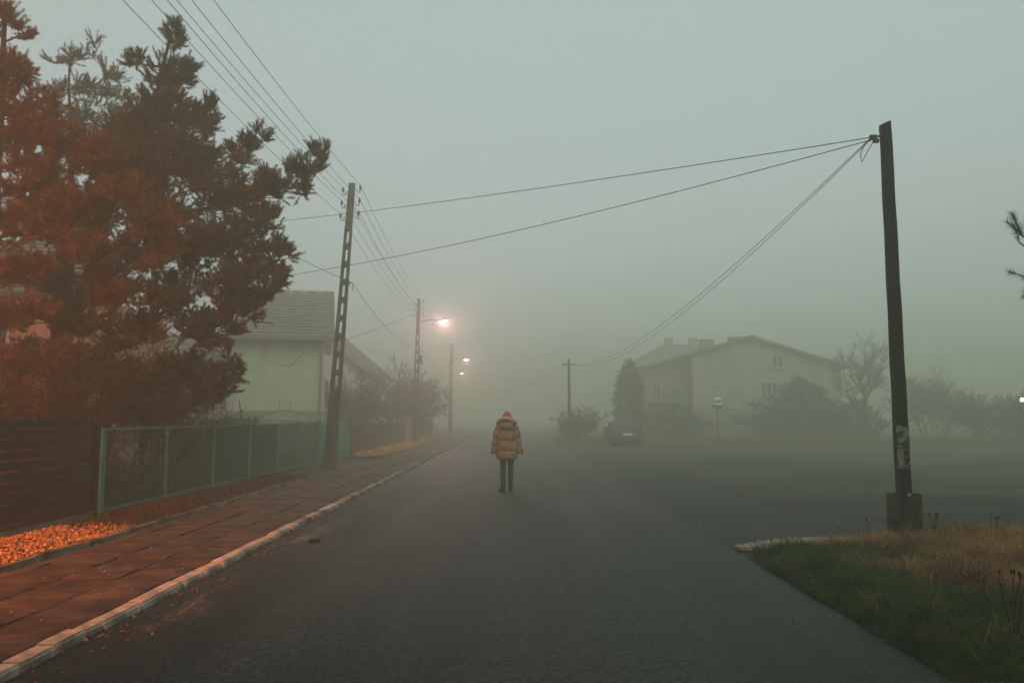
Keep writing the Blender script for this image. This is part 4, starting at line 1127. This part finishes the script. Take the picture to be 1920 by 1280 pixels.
# pine at the right edge, only two branch tips reach the view
rt = CL([(1938, 450, 8.0, 24, 42, 1.3), (1940, 515, 8.0, 34, 16, .5), (1990, 470, 8.3, 60, 60), (2080, 540, 8.8, 80, 60), (2050, 400, 8.8, 70, 60), (2120, 330, 9.0, 60, 70), (2150, 480, 9.0, 80, 70), (2110, 620, 9.0, 80, 50)], .8)
pine('dark pine at the right edge with two shoot tips in view', [([(7.6, 9.2, 0), (7.65, 9.2, 2.2), (7.5, 9.1, 5.2)], .12, .03)], rt, 107, per_m2=20, shoot=(.2, .32), needles=110, nlen=.085, nwid=.0022, nmat=M['needle_dark'], group='pine at the right edge')

# unseen flat-topped pines added so their crowns shade the near end of the street
tr_ = random.Random(77); umb = []
for ring, nn_ in ((0.6, 2), (2.0, 7), (3.5, 12), (5.0, 18), (6.4, 22), (7.4, 16)):
    for k in range(nn_):
        a = 2 * PI * (k + tr_.uniform(-.3, .3)) / nn_; q = ring * tr_.uniform(.88, 1.1)
        umb.append((q * math.cos(a), q * math.sin(a), 10.1 - .018 * q * q + tr_.uniform(-.25, .45), 1.15, 1.15, .50, .7))
shade_pine = pine('added shade pine right of the road just behind the camera', [([(0, 0, 0), (.15, .1, 3.5), (-.1, 0, 7.0), (0, 0, 10.2)], .24, .06)], umb, 111, per_m2=21, shoot=(.25, .42), needles=34, nlen=.15, nwid=.015, nmat=M['needle_dark'], group='unseen pines added to shade the near end of the street')
shade_pine.location = (6.6, -3.0, 0)
for (x_, y_, rz_, lb) in ((11.6, 1.2, 1.1, 'added shade pine right of the camera beside the verge'), (7.0, -13.5, 2.3, 'added shade pine right of the road far behind the camera'),
                          (-7.4, -3.6, 3.0, 'added shade pine in the left garden just behind the camera'), (-7.6, -14.0, 4.2, 'added shade pine in the left garden far behind the camera'),
                          (-9.2, 4.2, 5.1, 'added shade pine in the left garden beside the camera'), (18.0, 5.4, .4, 'added shade pine standing well right of the camera'),
                          (18.5, -6.5, 3.7, 'added shade pine well right and behind the camera'), (-19.5, -6.0, 1.9, 'added shade pine deep in the left garden behind the camera'),
                          (-20.5, 6.5, .9, 'added shade pine deep in the left garden beside the camera')):
    o = copy_tree(shade_pine); o.location = (x_, y_, SW if x_ < 0 else 0); o.rotation_euler = (0, 0, rz_); o['label'] = lb

# ---- bare twiggy growth
def twiggy(b, p, d, length, rad, level, r, spread=.6, kids=3, segs=4, up=.12, minr=.002):
    pts = [p]; dd = d.copy(); q = p.copy()
    for i in range(segs):
        dd = (dd + Vector((r.gauss(0, .14), r.gauss(0, .14), r.gauss(0, .10) + up * .4))).normalized()
        q = q + dd * (length / segs); pts.append(q)
    b.tube(pts, [max(minr, rad * (1 - .6 * i / segs)) for i in range(segs + 1)], 5 if rad > .03 else 3, cap=False)
    if level <= 0: return
    for k in range(kids):
        t = r.uniform(.3, 1.0); i = min(segs - 1, int(t * segs)); s_ = pts[i].lerp(pts[i + 1], t * segs - i)
        nd = (dd + Vector((r.gauss(0, spread), r.gauss(0, spread), r.gauss(0, spread) + up))).normalized()
        twiggy(b, s_, nd, length * r.uniform(.5, .78), max(minr, rad * .55), level - 1, r, spread, kids, segs, up, minr)

def bare_tree(name, label, cat, loc, stems, length, rad, level, seed, kids=3, spread=.6, up=.12, m=None, minr=.003, group=None, tilt=.35):
    r = random.Random(seed)
    root = tag(empty(name, loc), label, cat, group)
    tb = MB(); b = MB()
    for k in range(stems):
        d = Vector((r.gauss(0, tilt), r.gauss(0, tilt), 1)).normalized()
        p = Vector((r.gauss(0, .12) * (stems > 1), r.gauss(0, .12) * (stems > 1), -.05))
        segs = 5; pts = [p]; q = p.copy(); dd = d.copy()
        for i in range(segs):
            dd = (dd + Vector((r.gauss(0, .08), r.gauss(0, .08), .05))).normalized(); q = q + dd * (length / segs); pts.append(q)
        tb.tube(pts, [rad * (1 - .55 * i / segs) for i in range(segs + 1)], 6)
        for k2 in range(kids + 2):
            t = r.uniform(.3, 1.0); i = min(segs - 1, int(t * segs)); s_ = pts[i].lerp(pts[i + 1], t * segs - i)
            nd = (dd + Vector((r.gauss(0, spread), r.gauss(0, spread), r.gauss(0, spread) * .7 + up))).normalized()
            twiggy(b, s_, nd, length * r.uniform(.4, .75), rad * .45, level, r, spread, kids, 4, up, minr)
    tb.build('trunk', m or M['twig'], root)
    b.build('crown', m or M['twig'], root)
    return root

bare_tree('bare_shrub', 'leafless tangled shrub growing through the nearest mesh panel', 'shrub', (-7.6, 13.4, SW), 7, 1.5, .022, 3, 201, kids=4, spread=.7, up=.15, tilt=.5)
bare_tree('bare_shrub', 'leafless shrub with arching twigs below the large pine', 'shrub', (-7.4, 15.6, SW), 6, 1.7, .022, 3, 203, kids=4, spread=.7, up=.1, tilt=.45)
bare_tree('bare_shrub', 'leafless twiggy shrub with its twigs against the pale green wall', 'shrub', (-7.0, 17.2, SW), 3, 2.0, .02, 2, 205, kids=3, spread=.55, up=.1, tilt=.25)
bare_tree('bare_shrub', 'leafless shrub behind the dark slat fence', 'shrub', (-8.2, 11.8, SW), 7, 1.4, .02, 3, 207, kids=4, spread=.7, up=.2, tilt=.5)
bare_tree('bare_shrub', 'low leafless bush rising over the green fence by the pale house', 'shrub', (-7.6, 22.0, SW), 8, .95, .012, 2, 209, kids=3, spread=.5, up=.2, minr=.004, tilt=.5)
bare_tree('garden_stake', 'single dark leaning stick above the green fence', 'stick', (-7.35, 22.5, SW), 1, 2.1, .025, 0, 211, kids=-2, tilt=.07)
# far bare growth on the left, past the green gate
bare_tree('bare_tree', 'foggy leafless bush left of the lamp pole, behind the brown pickets', 'tree', (-8.0, 40, SW), 7, 2.2, .045, 3, 213, kids=4, spread=.75, up=.1, m=M['twig_haze'], minr=.009, tilt=.5)
bare_tree('bare_tree', 'foggy leafless bush directly behind the lamp pole', 'tree', (-7.0, 49, SW), 7, 2.4, .05, 3, 215, kids=4, spread=.75, up=.1, m=M['twig_haze'], minr=.011, tilt=.5)
bare_tree('bare_tree', 'faint leafless bush at the left roadside beyond the lamp pole', 'tree', (-7.2, 58, SW), 6, 2.4, .05, 3, 217, kids=4, spread=.75, up=.1, m=M['twig_haze'], minr=.012, tilt=.5)
# right side
bare_tree('bare_tree', 'tall leafless tree in the fog right of the gabled house', 'tree', (25.4, 57, 0), 1, 4.1, .16, 4, 221, kids=4, spread=.55, up=.22, m=M['twig_haze'], minr=.010, tilt=.05)
bare_tree('bare_tree', 'smaller leafless tree right of the black wooden pole', 'tree', (30.0, 58, 0), 3, 2.6, .07, 3, 223, kids=4, spread=.6, up=.15, m=M['twig_haze'], minr=.012, tilt=.3)
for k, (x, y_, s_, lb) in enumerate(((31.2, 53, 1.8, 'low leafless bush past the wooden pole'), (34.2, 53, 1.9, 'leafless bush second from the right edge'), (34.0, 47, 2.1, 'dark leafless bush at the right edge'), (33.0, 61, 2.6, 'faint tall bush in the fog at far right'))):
    bare_tree('bare_bush', lb, 'bush', (x, y_, 0), 8, s_, .04, 3, 231 + k, kids=4, spread=.75, up=.1, m=M['twig_haze'], minr=.011, tilt=.55)
bare_tree('bare_bush', 'small bush at the foot of the far wooden pole', 'bush', (4.3, 51, 0), 7, 1.3, .035, 3, 241, kids=4, spread=.8, up=.05, m=M['twig_haze'], minr=.012, tilt=.6)

# evergreens: dense scale-leaved columns and mounds
def evergreen(name, label, cat, loc, prof, seed, n, leaf=.09, m=None, lump=.25):
    """prof: list of (z, radius); leaf sprays through the shell of a lumpy body of revolution"""
    r = np.random.default_rng(seed); rr_ = random.Random(seed)
    root = tag(empty(name, loc), label, cat)
    H = prof[-1][0]
    zs = np.array([q[0] for q in prof]); rs = np.array([q[1] for q in prof])
    z = r.uniform(zs[0], zs[-1], n * 2); rad = np.interp(z, zs, rs)
    keep = r.random(n * 2) < rad / rs.max(); z = z[keep][:n]; rad = rad[keep][:n]; n = len(z)
    az = r.uniform(0, 2 * PI, n)
    lm = np.array([mnoise.noise((math.cos(a) * 1.7, math.sin(a) * 1.7, q * 1.6 + seed)) for a, q in zip(az, z)])
    lm2 = np.array([mnoise.noise((math.cos(a) * 4.5, math.sin(a) * 4.5, q * 3.6 - seed)) for a, q in zip(az, z)])
    rad = rad * (1 + lump * lm + .35 * lm2) * r.uniform(.40, 1.08, n) ** .6 * np.where(r.random(n) < .05, r.uniform(1.0, 1.25, n), 1.0)
    P = np.stack([np.cos(az) * rad, np.sin(az) * rad, z], 1)
    A = np.stack([np.cos(az) * .5, np.sin(az) * .5, np.full(n, .9)], 1) + r.normal(0, .35, (n, 3)); A /= np.linalg.norm(A, axis=1)[:, None]
    V, T = needle_shoots(P, A, np.full(n, leaf * 2.0), 14, leaf, leaf * .13, r)
    b = MB(); b.tube([(0, 0, -.1), (0, 0, H * .5), (0, 0, H * .93)], [.09, .06, .015], 7)
    for k in range(26):
        zz_ = rr_.uniform(.15, .85) * H; a = rr_.uniform(0, 2 * PI); q = float(np.interp(zz_ + .2, zs, rs)) * .85
        b.tube([(0, 0, zz_ - .1), (math.cos(a) * q * .6, math.sin(a) * q * .6, zz_ + .05), (math.cos(a) * q, math.sin(a) * q, zz_ + .25)], [.02, .014, .006], 4, cap=False)
    b.build('trunk', M['bark'], root)
    link('crown', tri_mesh('crown', V, T, m or M['needle_haze']), root)
    return root
evergreen('juniper', 'dense juniper bush with amber light in its colour behind the slat fence at the left edge', 'shrub', (-8.3, 12.6, SW), [(0, .7), (.8, 1.1), (1.6, .9), (2.3, .35), (2.7, .05)], 301, 3800, .07, M['needle_amber_light'])
evergreen('juniper', 'small dark juniper behind the first green mesh panel', 'shrub', (-7.0, 12.9, SW), [(0, .5), (.6, .65), (1.2, .4), (1.5, .1)], 303, 1300, .06, M['needle'])
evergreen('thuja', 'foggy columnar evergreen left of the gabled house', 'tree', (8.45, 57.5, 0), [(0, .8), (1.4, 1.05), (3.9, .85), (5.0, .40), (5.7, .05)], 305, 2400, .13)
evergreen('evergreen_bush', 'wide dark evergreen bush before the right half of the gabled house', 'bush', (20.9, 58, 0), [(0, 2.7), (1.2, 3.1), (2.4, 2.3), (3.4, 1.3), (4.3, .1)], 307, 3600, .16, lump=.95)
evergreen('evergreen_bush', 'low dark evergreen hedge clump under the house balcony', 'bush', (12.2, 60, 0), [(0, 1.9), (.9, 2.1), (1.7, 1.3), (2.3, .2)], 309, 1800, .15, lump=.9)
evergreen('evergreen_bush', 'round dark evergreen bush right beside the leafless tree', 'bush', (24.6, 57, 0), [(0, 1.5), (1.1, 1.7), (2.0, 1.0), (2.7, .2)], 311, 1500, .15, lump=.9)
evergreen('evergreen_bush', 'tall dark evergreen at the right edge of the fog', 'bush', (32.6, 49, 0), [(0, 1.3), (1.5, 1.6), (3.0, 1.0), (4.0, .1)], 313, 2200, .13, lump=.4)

# dry weed stalks on the right verge
def weed(label, loc, h, seed, n=1, tilt=.1):
    r = random.Random(seed); root = tag(empty('weed_stalk', loc), label, 'weed', 'dry weed stalks on the right verge')
    b = MB()
    for k in range(n):
        p = Vector((r.gauss(0, .02), r.gauss(0, .02), -.03)); d = Vector((r.gauss(0, tilt) - .08, r.gauss(0, tilt), 1)).normalized()
        pts = [p]; q = p.copy(); dd = d.copy()
        for i in range(6):
            dd = (dd + Vector((r.gauss(0, .06), r.gauss(0, .06), 0))).normalized(); q = q + dd * h / 6; pts.append(q)
        b.tube(pts, [.006 - .0006 * i for i in range(7)], 4)
        for i in range(2, 6):
            if r.random() < .75:
                dd2 = (dd + Vector((r.gauss(0, .7), r.gauss(0, .7), .3))).normalized(); L_ = h * r.uniform(.06, .2)
                b.tube([pts[i], pts[i] + dd2 * L_ * .6, pts[i] + dd2 * L_ + Vector((0, 0, .02))], [.003, .0028, .002], 3)
        b.lathe([(.003, 0), (.012, .01), (.010, .03), (.002, .045)], Matrix.Translation(pts[-1]), 5)
    b.build('stalk', M['stalk'], root)
    return root
weed('tall bare weed stalk at the right frame edge', (4.80, 7.52, .04), .66, 401)
weed('second tall weed stalk near the right frame edge', (4.30, 6.85, .04), .42, 403, 2)
weed('thin curved weed beside the asphalt left of the pole base', (4.42, 10.2, .02), .36, 405, 1, .2)
weed('dry seed headed weed right of the pole base', (6.0, 10.1, .05), .34, 407, 3, .25)
weed('clump of dark weed stalks in the dead grass', (3.95, 6.4, .04), .36, 409, 5, .22)
weed('clump of weed stalks low at the right edge', (3.5, 5.7, .04), .30, 411, 4, .22)
weed('brown weed tuft against the concrete stub', (5.52, 10.65, .05), .30, 413, 6, .3)
weed('short dark weeds before the concrete stub', (5.15, 10.35, .05), .20, 415, 6, .35)

# ================================================================== BUS STOP SIGN, CAR, SMALL LAMP
root = tag(empty('bus_stop_sign', (11.05, 43, 0)), 'green and white bus stop sign with a bus symbol before the house', 'sign')
b = MB(); b.tube([(0, 0, -.1), (0, 0, 2.72)], .03, 8); b.build('post', M['steel'], root)
b = MB(); b.box(-.26, .26, -.055, -.033, 2.06, 2.70); pl = b.build('panel', M['sign_green'], root)
b = MB(); b.box(-.215, .215, -.061, -.0555, 2.24, 2.655); b.build('white_field', M['sign_white'], pl)
b = MB()                                             # bus symbol, side view
b.prism([(-.17, 2.36), (.17, 2.36), (.17, 2.47), (.15, 2.52), (-.16, 2.52), (-.17, 2.50)], -.066, -.0615)
for x in (-.10, .10): b.prism([(x + .032 * math.cos(a), 2.355 + .032 * math.sin(a)) for a in [2 * PI * k / 10 for k in range(10)]], -.069, -.0665)
b.build('bus_symbol', M['sign_black'], pl)
b = MB()
for k in range(4): b.box(-.145 + k * .075, -.09 + k * .075, -.0715, -.067, 2.445, 2.495)
b.build('symbol_windows', M['sign_white'], pl)

# parked hatchback seen from behind
car = tag(empty('parked_car', (6.05, 44.3, -.01), R(3)), 'dark small hatchback parked at the far edge of the car park', 'car')
def carsec(y, hw, zs, tuck=.9):     # one cross-section ring at length y: lower body
    zb, zm, zt = zs
    return [(-hw * .92, y, zb), (-hw, y, zb + .12), (-hw * 1.0, y, zm), (-hw * .96, y, zt), (hw * .96, y, zt), (hw * 1.0, y, zm), (hw, y, zb + .12), (hw * .92, y, zb)]
b = MB(); b.rings([carsec(-1.78, .66, (.30, .55, .82)), carsec(-1.72, .74, (.22, .58, .92)), carsec(-1.4, .78, (.20, .6, .95)), carsec(0, .79, (.20, .6, .94)), carsec(.9, .78, (.20, .6, .92)), carsec(1.5, .74, (.22, .55, .82)), carsec(1.75, .64, (.28, .5, .68))])
body = b.build('body', M['car_paint'], car, smooth=True)
b = MB()
def cab(y, hb, ht, zt): return [(-hb, y, .93), (-ht, y, zt - .05), (-ht * .9, y, zt), (ht * .9, y, zt), (ht, y, zt - .05), (hb, y, .93)]
b.rings([cab(-1.66, .70, .69, 1.02), cab(-1.42, .715, .60, 1.36), cab(-.9, .725, .60, 1.42), cab(.1, .725, .60, 1.41), cab(.45, .725, .60, 1.34), cab(1.0, .72, .70, .97)])
b.build('cabin', M['car_paint'], car, smooth=True)
b = MB(); b.add([(-.56, -1.668, 1.02), (.56, -1.668, 1.02), (.49, -1.465, 1.32), (-.49, -1.465, 1.32), (-.56, -1.655, 1.02), (.56, -1.655, 1.02), (.49, -1.452, 1.32), (-.49, -1.452, 1.32)], [(0, 1, 2, 3), (4, 7, 6, 5), (0, 4, 5, 1), (1, 5, 6, 2), (2, 6, 7, 3), (3, 7, 4, 0)])
b.build('rear_window', M['glass'], car)
b = MB(); b.add([(-.60, .93, 1.00), (.60, .93, 1.00), (.52, .50, 1.32), (-.52, .50, 1.32), (-.60, .96, 1.02), (.60, .96, 1.02), (.52, .53, 1.34), (-.52, .53, 1.34)], [(0, 1, 2, 3), (4, 7, 6, 5), (0, 4, 5, 1), (1, 5, 6, 2), (2, 6, 7, 3), (3, 7, 4, 0)]); b.build('windscreen', M['glass'], car)
for s_ in (-1, 1):
    for y0, y1 in ((-1.2, -.45), (-.38, .42)):
        xs = lambda z: s_ * (.728 - (z - .93) * .27)
        b = MB(); b.add([(xs(.98), y0, .98), (xs(.98), y1, .98), (xs(1.3), y1 - .06, 1.3), (xs(1.3), y0 + .1, 1.3), (xs(.98) + s_ * .012, y0, .98), (xs(.98) + s_ * .012, y1, .98), (xs(1.3) + s_ * .012, y1 - .06, 1.3), (xs(1.3) + s_ * .012, y0 + .1, 1.3)], [(0, 1, 2, 3), (4, 7, 6, 5), (0, 4, 5, 1), (1, 5, 6, 2), (2, 6, 7, 3), (3, 7, 4, 0)])
        b.build('side_window', M['glass'], car)
    b = MB(); b.box(s_ * .50, s_ * .70, -1.80, -1.70, .66, .88) if s_ > 0 else b.box(-.70, -.50, -1.80, -1.70, .66, .88); b.build('tail_light', M['tail'], car)
    b = MB(); b.box(min(s_ * .78, s_ * .93), max(s_ * .78, s_ * .93), .52, .62, .95, 1.08); b.build('mirror', M['plastic'], car)
    for yy in (-1.12, 1.12):
        b = MB(); b.lathe([(.17, -.09), (.27, -.085), (.285, -.05), (.285, .05), (.27, .085), (.17, .09)], Matrix.Translation((s_ * .70, yy, .285)) @ Matrix.Rotation(R(90), 4, 'Y'), 16); wh = b.build('wheel', M['rubber'], car)
        b = MB(); b.lathe([(.02, .093), (.17, .093), (.165, .10), (.03, .105)], Matrix.Translation((s_ * .70, yy, .285)) @ Matrix.Rotation(R(90 * s_), 4, 'Y'), 14); b.build('rim', M['bright_steel'], wh)
b = MB(); b.rings([[(-.74, y, z0), (.74, y, z0), (.74, y, z1), (-.74, y, z1)] for y, z0, z1 in ((-1.86, .36, .52), (-1.84, .32, .56), (-1.70, .32, .56))]); b.build('bumper', M['plastic'], car)
b = MB(); b.box(-.26, .26, -1.81, -1.785, .62, .73); b.build('number_plate', M['plate'], car)

root = tag(empty('garden_lamp', (28.75, 45, 0)), 'tiny lit lamp on a post at the right edge of the fog', 'lamp')
b = MB(); b.tube([(0, 0, 0), (0, 0, 2.45)], .03, 8); b.build('post', M['steel'], root)
b = MB(); b.lathe([(.03, 2.45), (.08, 2.47), (.09, 2.60), (.05, 2.66)], None, 10); b.build('lamp_globe', M['tiny_lamp'], root)

# ================================================================== PERSON
per = tag(empty('person', (-.11, 17.25, .012), R(-6)), 'person seen from behind in a tan puffer coat and coral beanie', 'person')
# body: one continuous skinned figure
sk_v = [(0, 0, .92), (0, 0, 1.12), (0, -.01, 1.32), (0, 0, 1.43), (0, .015, 1.50), (0, .02, 1.60),
        (-.085, 0, .86), (-.088, .01, .48), (-.085, -.01, .10), (-.088, .11, .04),
        (.085, 0, .86), (.088, .01, .48), (.085, -.01, .10), (.088, .11, .04),
        (-.16, 0, 1.40), (-.225, -.01, 1.10), (-.258, .010, .95), (-.264, .018, .905),
        (.16, 0, 1.40), (.225, -.01, 1.10), (.258, .010, .95), (.264, .018, .905)]
sk_e = [(0, 1), (1, 2), (2, 3), (3, 4), (4, 5), (0, 6), (6, 7), (7, 8), (8, 9), (0, 10), (10, 11), (11, 12), (12, 13), (2, 14), (14, 15), (15, 16), (16, 17), (2, 18), (18, 19), (19, 20), (20, 21)]
sk_r = [.11, .095, .10, .055, .05, .085, .075, .05, .035, .03, .075, .05, .035, .03, .05, .038, .028, .034, .05, .038, .028, .034]
me = bpy.data.meshes.new('body'); me.from_pydata(sk_v, sk_e, [])
# separate finger chains rooted in each palm
body = link('body', me, per)
bm = bmesh.new(); bm.from_mesh(me); bm.verts.ensure_lookup_table()
rad = list(sk_r)
for s_, palm in ((-1, 17), (1, 21)):
    pv = Vector(sk_v[palm])
    for k, (dy, ln) in enumerate(((.030, .062), (.010, .072), (-.010, .068), (-.028, .054))):
        bm.verts.ensure_lookup_table()
        prev = bm.verts[palm]
        for j in (1, 2, 3):
            v = bm.verts.new(pv + Vector((-s_ * .004 * j * j, dy * (1 if j < 3 else .9), -.02 - ln * j / 3))); bm.edges.new((prev, v)); prev = v; rad.append(.009)
    bm.verts.ensure_lookup_table()
    prev = bm.verts[palm]
    for j in (1, 2):
        v = bm.verts.new(pv + Vector((-s_ * .012 * j, .028 + .014 * j, -.008 - .022 * j))); bm.edges.new((prev, v)); prev = v; rad.append(.010)
    bm.verts.ensure_lookup_table()
bm.to_mesh(me); bm.free()
md = body.modifiers.new('Skin', 'SKIN')
try:
    for i, sv in enumerate(me.skin_vertices[0].data):
        sv.radius = (rad[i], rad[i]); sv.use_root = (i == 0)
except Exception as ex: print('skin', ex)
ss_ = body.modifiers.new('Subdivision', 'SUBSURF'); ss_.levels = 1; ss_.render_levels = 1
me.materials.append(M['skin'])

def ell(cx, cy, z, rx, ry, n=24, f=None):
    return [(cx + rx * math.cos(2 * PI * k / n) * (1 + (f(k / n) if f else 0)), cy + ry * math.sin(2 * PI * k / n) * (1 + (f(k / n) if f else 0)), z) for k in range(n)]
# head with face turned away, under hat and hood
b = MB(); rr_ = []
for z, rx, ry, cy_ in ((1.475, .045, .055, .02), (1.50, .062, .075, .022), (1.535, .070, .088, .022), (1.575, .074, .095, .02), (1.62, .073, .094, .016), (1.66, .06, .078, .012), (1.685, .03, .04, .01)):
    ring = []
    for k in range(20):
        a = 2 * PI * k / 20; x = rx * math.cos(a); y_ = ry * math.sin(a) + cy_
        if abs(math.cos(a)) < .2 and math.sin(a) > 0:
            y_ += {1.535: .016, 1.575: .012}.get(z, 0)         # nose
        ring.append((x, y_, z))
    rr_.append(ring)
b.rings(rr_); hd_ = b.build('head', M['skin'], per, smooth=True)
for s_ in (-1, 1):
    b = MB(); b.lathe([(.002, -.010), (.009, -.005), (.010, .0), (.009, .005), (.002, .010)], Matrix.Translation((s_ * .030, .108, 1.575)), 8); b.build('eye', M['sign_black'], hd_)
    b = MB(); b.lathe([(.004, -.03), (.014, -.02), (.018, .0), (.014, .02), (.004, .03)], Matrix.Translation((s_ * .075, .015, 1.56)) @ Matrix.Diagonal((.5, 1, 1, 1)), 8); b.build('ear', M['skin'], hd_)
b = MB(); b.rings([[(-.022, .098, 1.513), (.022, .098, 1.513), (.018, .102, 1.520), (-.018, .102, 1.520)], [(-.02, .106, 1.512), (.02, .106, 1.512), (.015, .110, 1.519), (-.015, .110, 1.519)]]); b.build('mouth', M['tail'], hd_)
b = MB(); b.rings([ell(0, .0, z, rx, ry, 18) for z, rx, ry in ((1.42, .075, .06), (1.50, .082, .085), (1.56, .084, .092), (1.62, .080, .092))]); b.build('hair', M['hair'], per, smooth=True)
# beanie with a soft point
b = MB()
b.rings([ell(0, .012, z, rx, rx * 1.12, 22, lambda t, z=z: .025 * math.sin(t * 2 * PI * 11) * (z < 1.58)) for z, rx in ((1.535, .092), (1.54, .101), (1.565, .103), (1.59, .101), (1.594, .097), (1.62, .094), (1.65, .080), (1.675, .058), (1.695, .034), (1.708, .014))])
b.build('beanie', M['knit'], per, smooth=True)
# coat: quilted body, baffles bulge between seams
seams = [.690, .860, 1.075, 1.290, 1.45]
b = MB(); rr_ = []
def coat_r(z):
    if z < 1.25: return .208 + .012 * (1.25 - z) / .55, .165
    t = (z - 1.25) / .2; return .208 - .075 * t * t, .165 - .06 * t * t
for i in range(len(seams) - 1):
    za, zb = seams[i], seams[i + 1]
    for j in range(9):
        if j == 8 and i < len(seams) - 2: continue
        t = j / 8; z = za + (zb - za) * t
        rx, ry = coat_r(z); bul = .030 * (math.sin(PI * t) ** .45) - .012
        ring = []
        for k in range(40):
            a = 2 * PI * k / 40
            w = .016 * mnoise.noise((math.cos(a) * 3.1, math.sin(a) * 3.1, z * 9)) + .007 * mnoise.noise((math.cos(a) * 8, math.sin(a) * 8 + z * 14, z * 6))
            if i == 2: w += .010 * mnoise.noise((math.cos(a) * 4 + z * 16, z * 5, 3))
            q = bul + w
            ring.append(((rx + q) * math.cos(a), (ry + q) * math.sin(a), z))
        rr_.append(ring)
lo = rr_[0]; rr_ = [[(x * .9, y * .9, z + .012) for x, y, z in lo]] + rr_
b.rings(rr_); coat = b.build('coat', M['coat'], per, smooth=True)
for s_ in (-1, 1):
    b = MB(); path = [Vector((s_ * .150, 0, 1.415)), Vector((s_ * .192, -.005, 1.33)), Vector((s_ * .222, -.012, 1.18)), Vector((s_ * .248, -.005, 1.04)), Vector((s_ * .268, .015, .90)), Vector((s_ * .276, .03, .795))]
    rr_ = []; nst = 30; sl = [0, .2, .46, .70, 1.0]
    for i in range(nst + 1):
        t = i / nst; f = t * 5; k0 = min(4, int(f)); c_ = path[k0].lerp(path[k0 + 1], f - k0)
        kk = max(q for q in range(4) if sl[q] <= t + 1e-6); tt = (t - sl[kk]) / (sl[kk + 1] - sl[kk])
        rb = .076 - .010 * t + .022 * (math.sin(PI * min(1, max(0, tt))) ** .5) - .010
        if i == nst: rb *= .8
        rr_.append([(c_.x + (rb + .007 * mnoise.noise((math.cos(a) * 3, math.sin(a) * 3 + s_ * 7, t * 12))) * math.cos(a), c_.y + rb * math.sin(a), c_.z - .010 * s_ * math.cos(a)) for a in [2 * PI * k / 18 for k in range(18)]])
    b.rings(rr_); b.build('sleeve', M['coat'], coat, smooth=True)
# hood lying on the back: bag and pale rolled rim
b = MB(); rr_ = []
for i in range(11):
    t = i / 10; a0 = -PI / 2 + PI * t
    rr_.append(ell(0, -.085 - .035 * math.cos(a0), 1.400 + .095 * math.sin(a0), max(.012, .158 * math.cos(a0) ** .7), max(.008, .105 * math.cos(a0) ** .7), 22, lambda t2, i=i: .05 * mnoise.noise((t2 * 9, i * .5, 2))))
b.rings(rr_); hood = b.build('hood', M['coat'], coat, smooth=True)
b = MB(); pts = []; rads = []
for k in range(25):
    a = 2 * PI * k / 24
    x = .190 * math.cos(a); y_ = -.02 + .135 * math.sin(a); z = 1.488 + .034 * abs(math.sin(a)) - .035 * abs(math.cos(a)) ** 2 + .03 * (math.sin(a) < 0) * abs(math.sin(a))
    pts.append((x, y_, z)); rads.append(.042 + .006 * math.sin(k * 2.3))
b.tube(pts, rads, 10, cap=False); b.build('hood_rim', M['coat_light'], hood, smooth=True)
# jeans
b = MB(); b.rings([ell(0, 0, z, rx, ry, 20) for z, rx, ry in ((.74, .150, .105), (.80, .165, .115), (.95, .160, .115), (1.0, .15, .11))])
jeans = b.build('jeans', M['denim'], per, smooth=True)
for s_ in (-1, 1):
    b = MB(); rr_ = []
    for z, rr0, cx, cy_ in ((.14, .046, .078, -.005), (.20, .050, .079, -.006), (.30, .060, .081, -.012), (.38, .060, .083, -.010), (.46, .056, .084, .004), (.54, .062, .083, .004), (.66, .074, .081, .0), (.78, .084, .080, 0)):
        rr_.append([(s_ * cx + (rr0 + .003 * mnoise.noise((math.cos(a) * 4 + s_, math.sin(a) * 4, z * 22))) * math.cos(a), cy_ + rr0 * 1.05 * math.sin(a), z) for a in [2 * PI * k / 16 for k in range(16)]])
    b.rings(rr_); b.build('leg', M['denim'], jeans, smooth=True)
    # ankle boot
    b = MB(); ox = s_ * .080
    rr_ = [[(ox + w_ * math.cos(a), cy_ + l_ * math.sin(a), z) for a in [2 * PI * k / 16 for k in range(16)]] for z, w_, l_, cy_ in ((0, .044, .128, .055), (.022, .047, .132, .055), (.05, .046, .125, .052), (.075, .045, .095, .030), (.10, .046, .066, .006), (.15, .050, .058, -.003), (.19, .052, .058, -.004), (.192, .042, .046, -.004))]
    if s_ < 0: rr_ = [[(x - (y_ - .0) * .45, y_ * .9, z) for x, y_, z in ring] for ring in rr_]
    else: rr_ = [[(x - (y_) * .05, y_, z) for x, y_, z in ring] for ring in rr_]
    b.rings(rr_); b.build('boot', M['leather'], per, smooth=True)

# ================================================================== FOG
b = MB(); b.box(-160, 160, -60, 300, -1.1, 12.0)
m = bpy.data.materials.new('haze'); m.use_nodes = True
N, L = m.node_tree.nodes, m.node_tree.links
N.clear()
mo = N.new('ShaderNodeOutputMaterial'); pv = N.new('ShaderNodeVolumePrincipled')
pv.inputs['Color'].default_value = (.850, .872, .715, 1)
pv.inputs['Density'].default_value = 0.0185
pv.inputs['Anisotropy'].default_value = 0.52
L.new(pv.outputs[0], mo.inputs['Volume'])
hz_ = b.build('haze', m)
hz_['kind'] = 'stuff'
hz_['label'] = 'pale grey green fog filling the whole street'
hz_['category'] = 'fog'
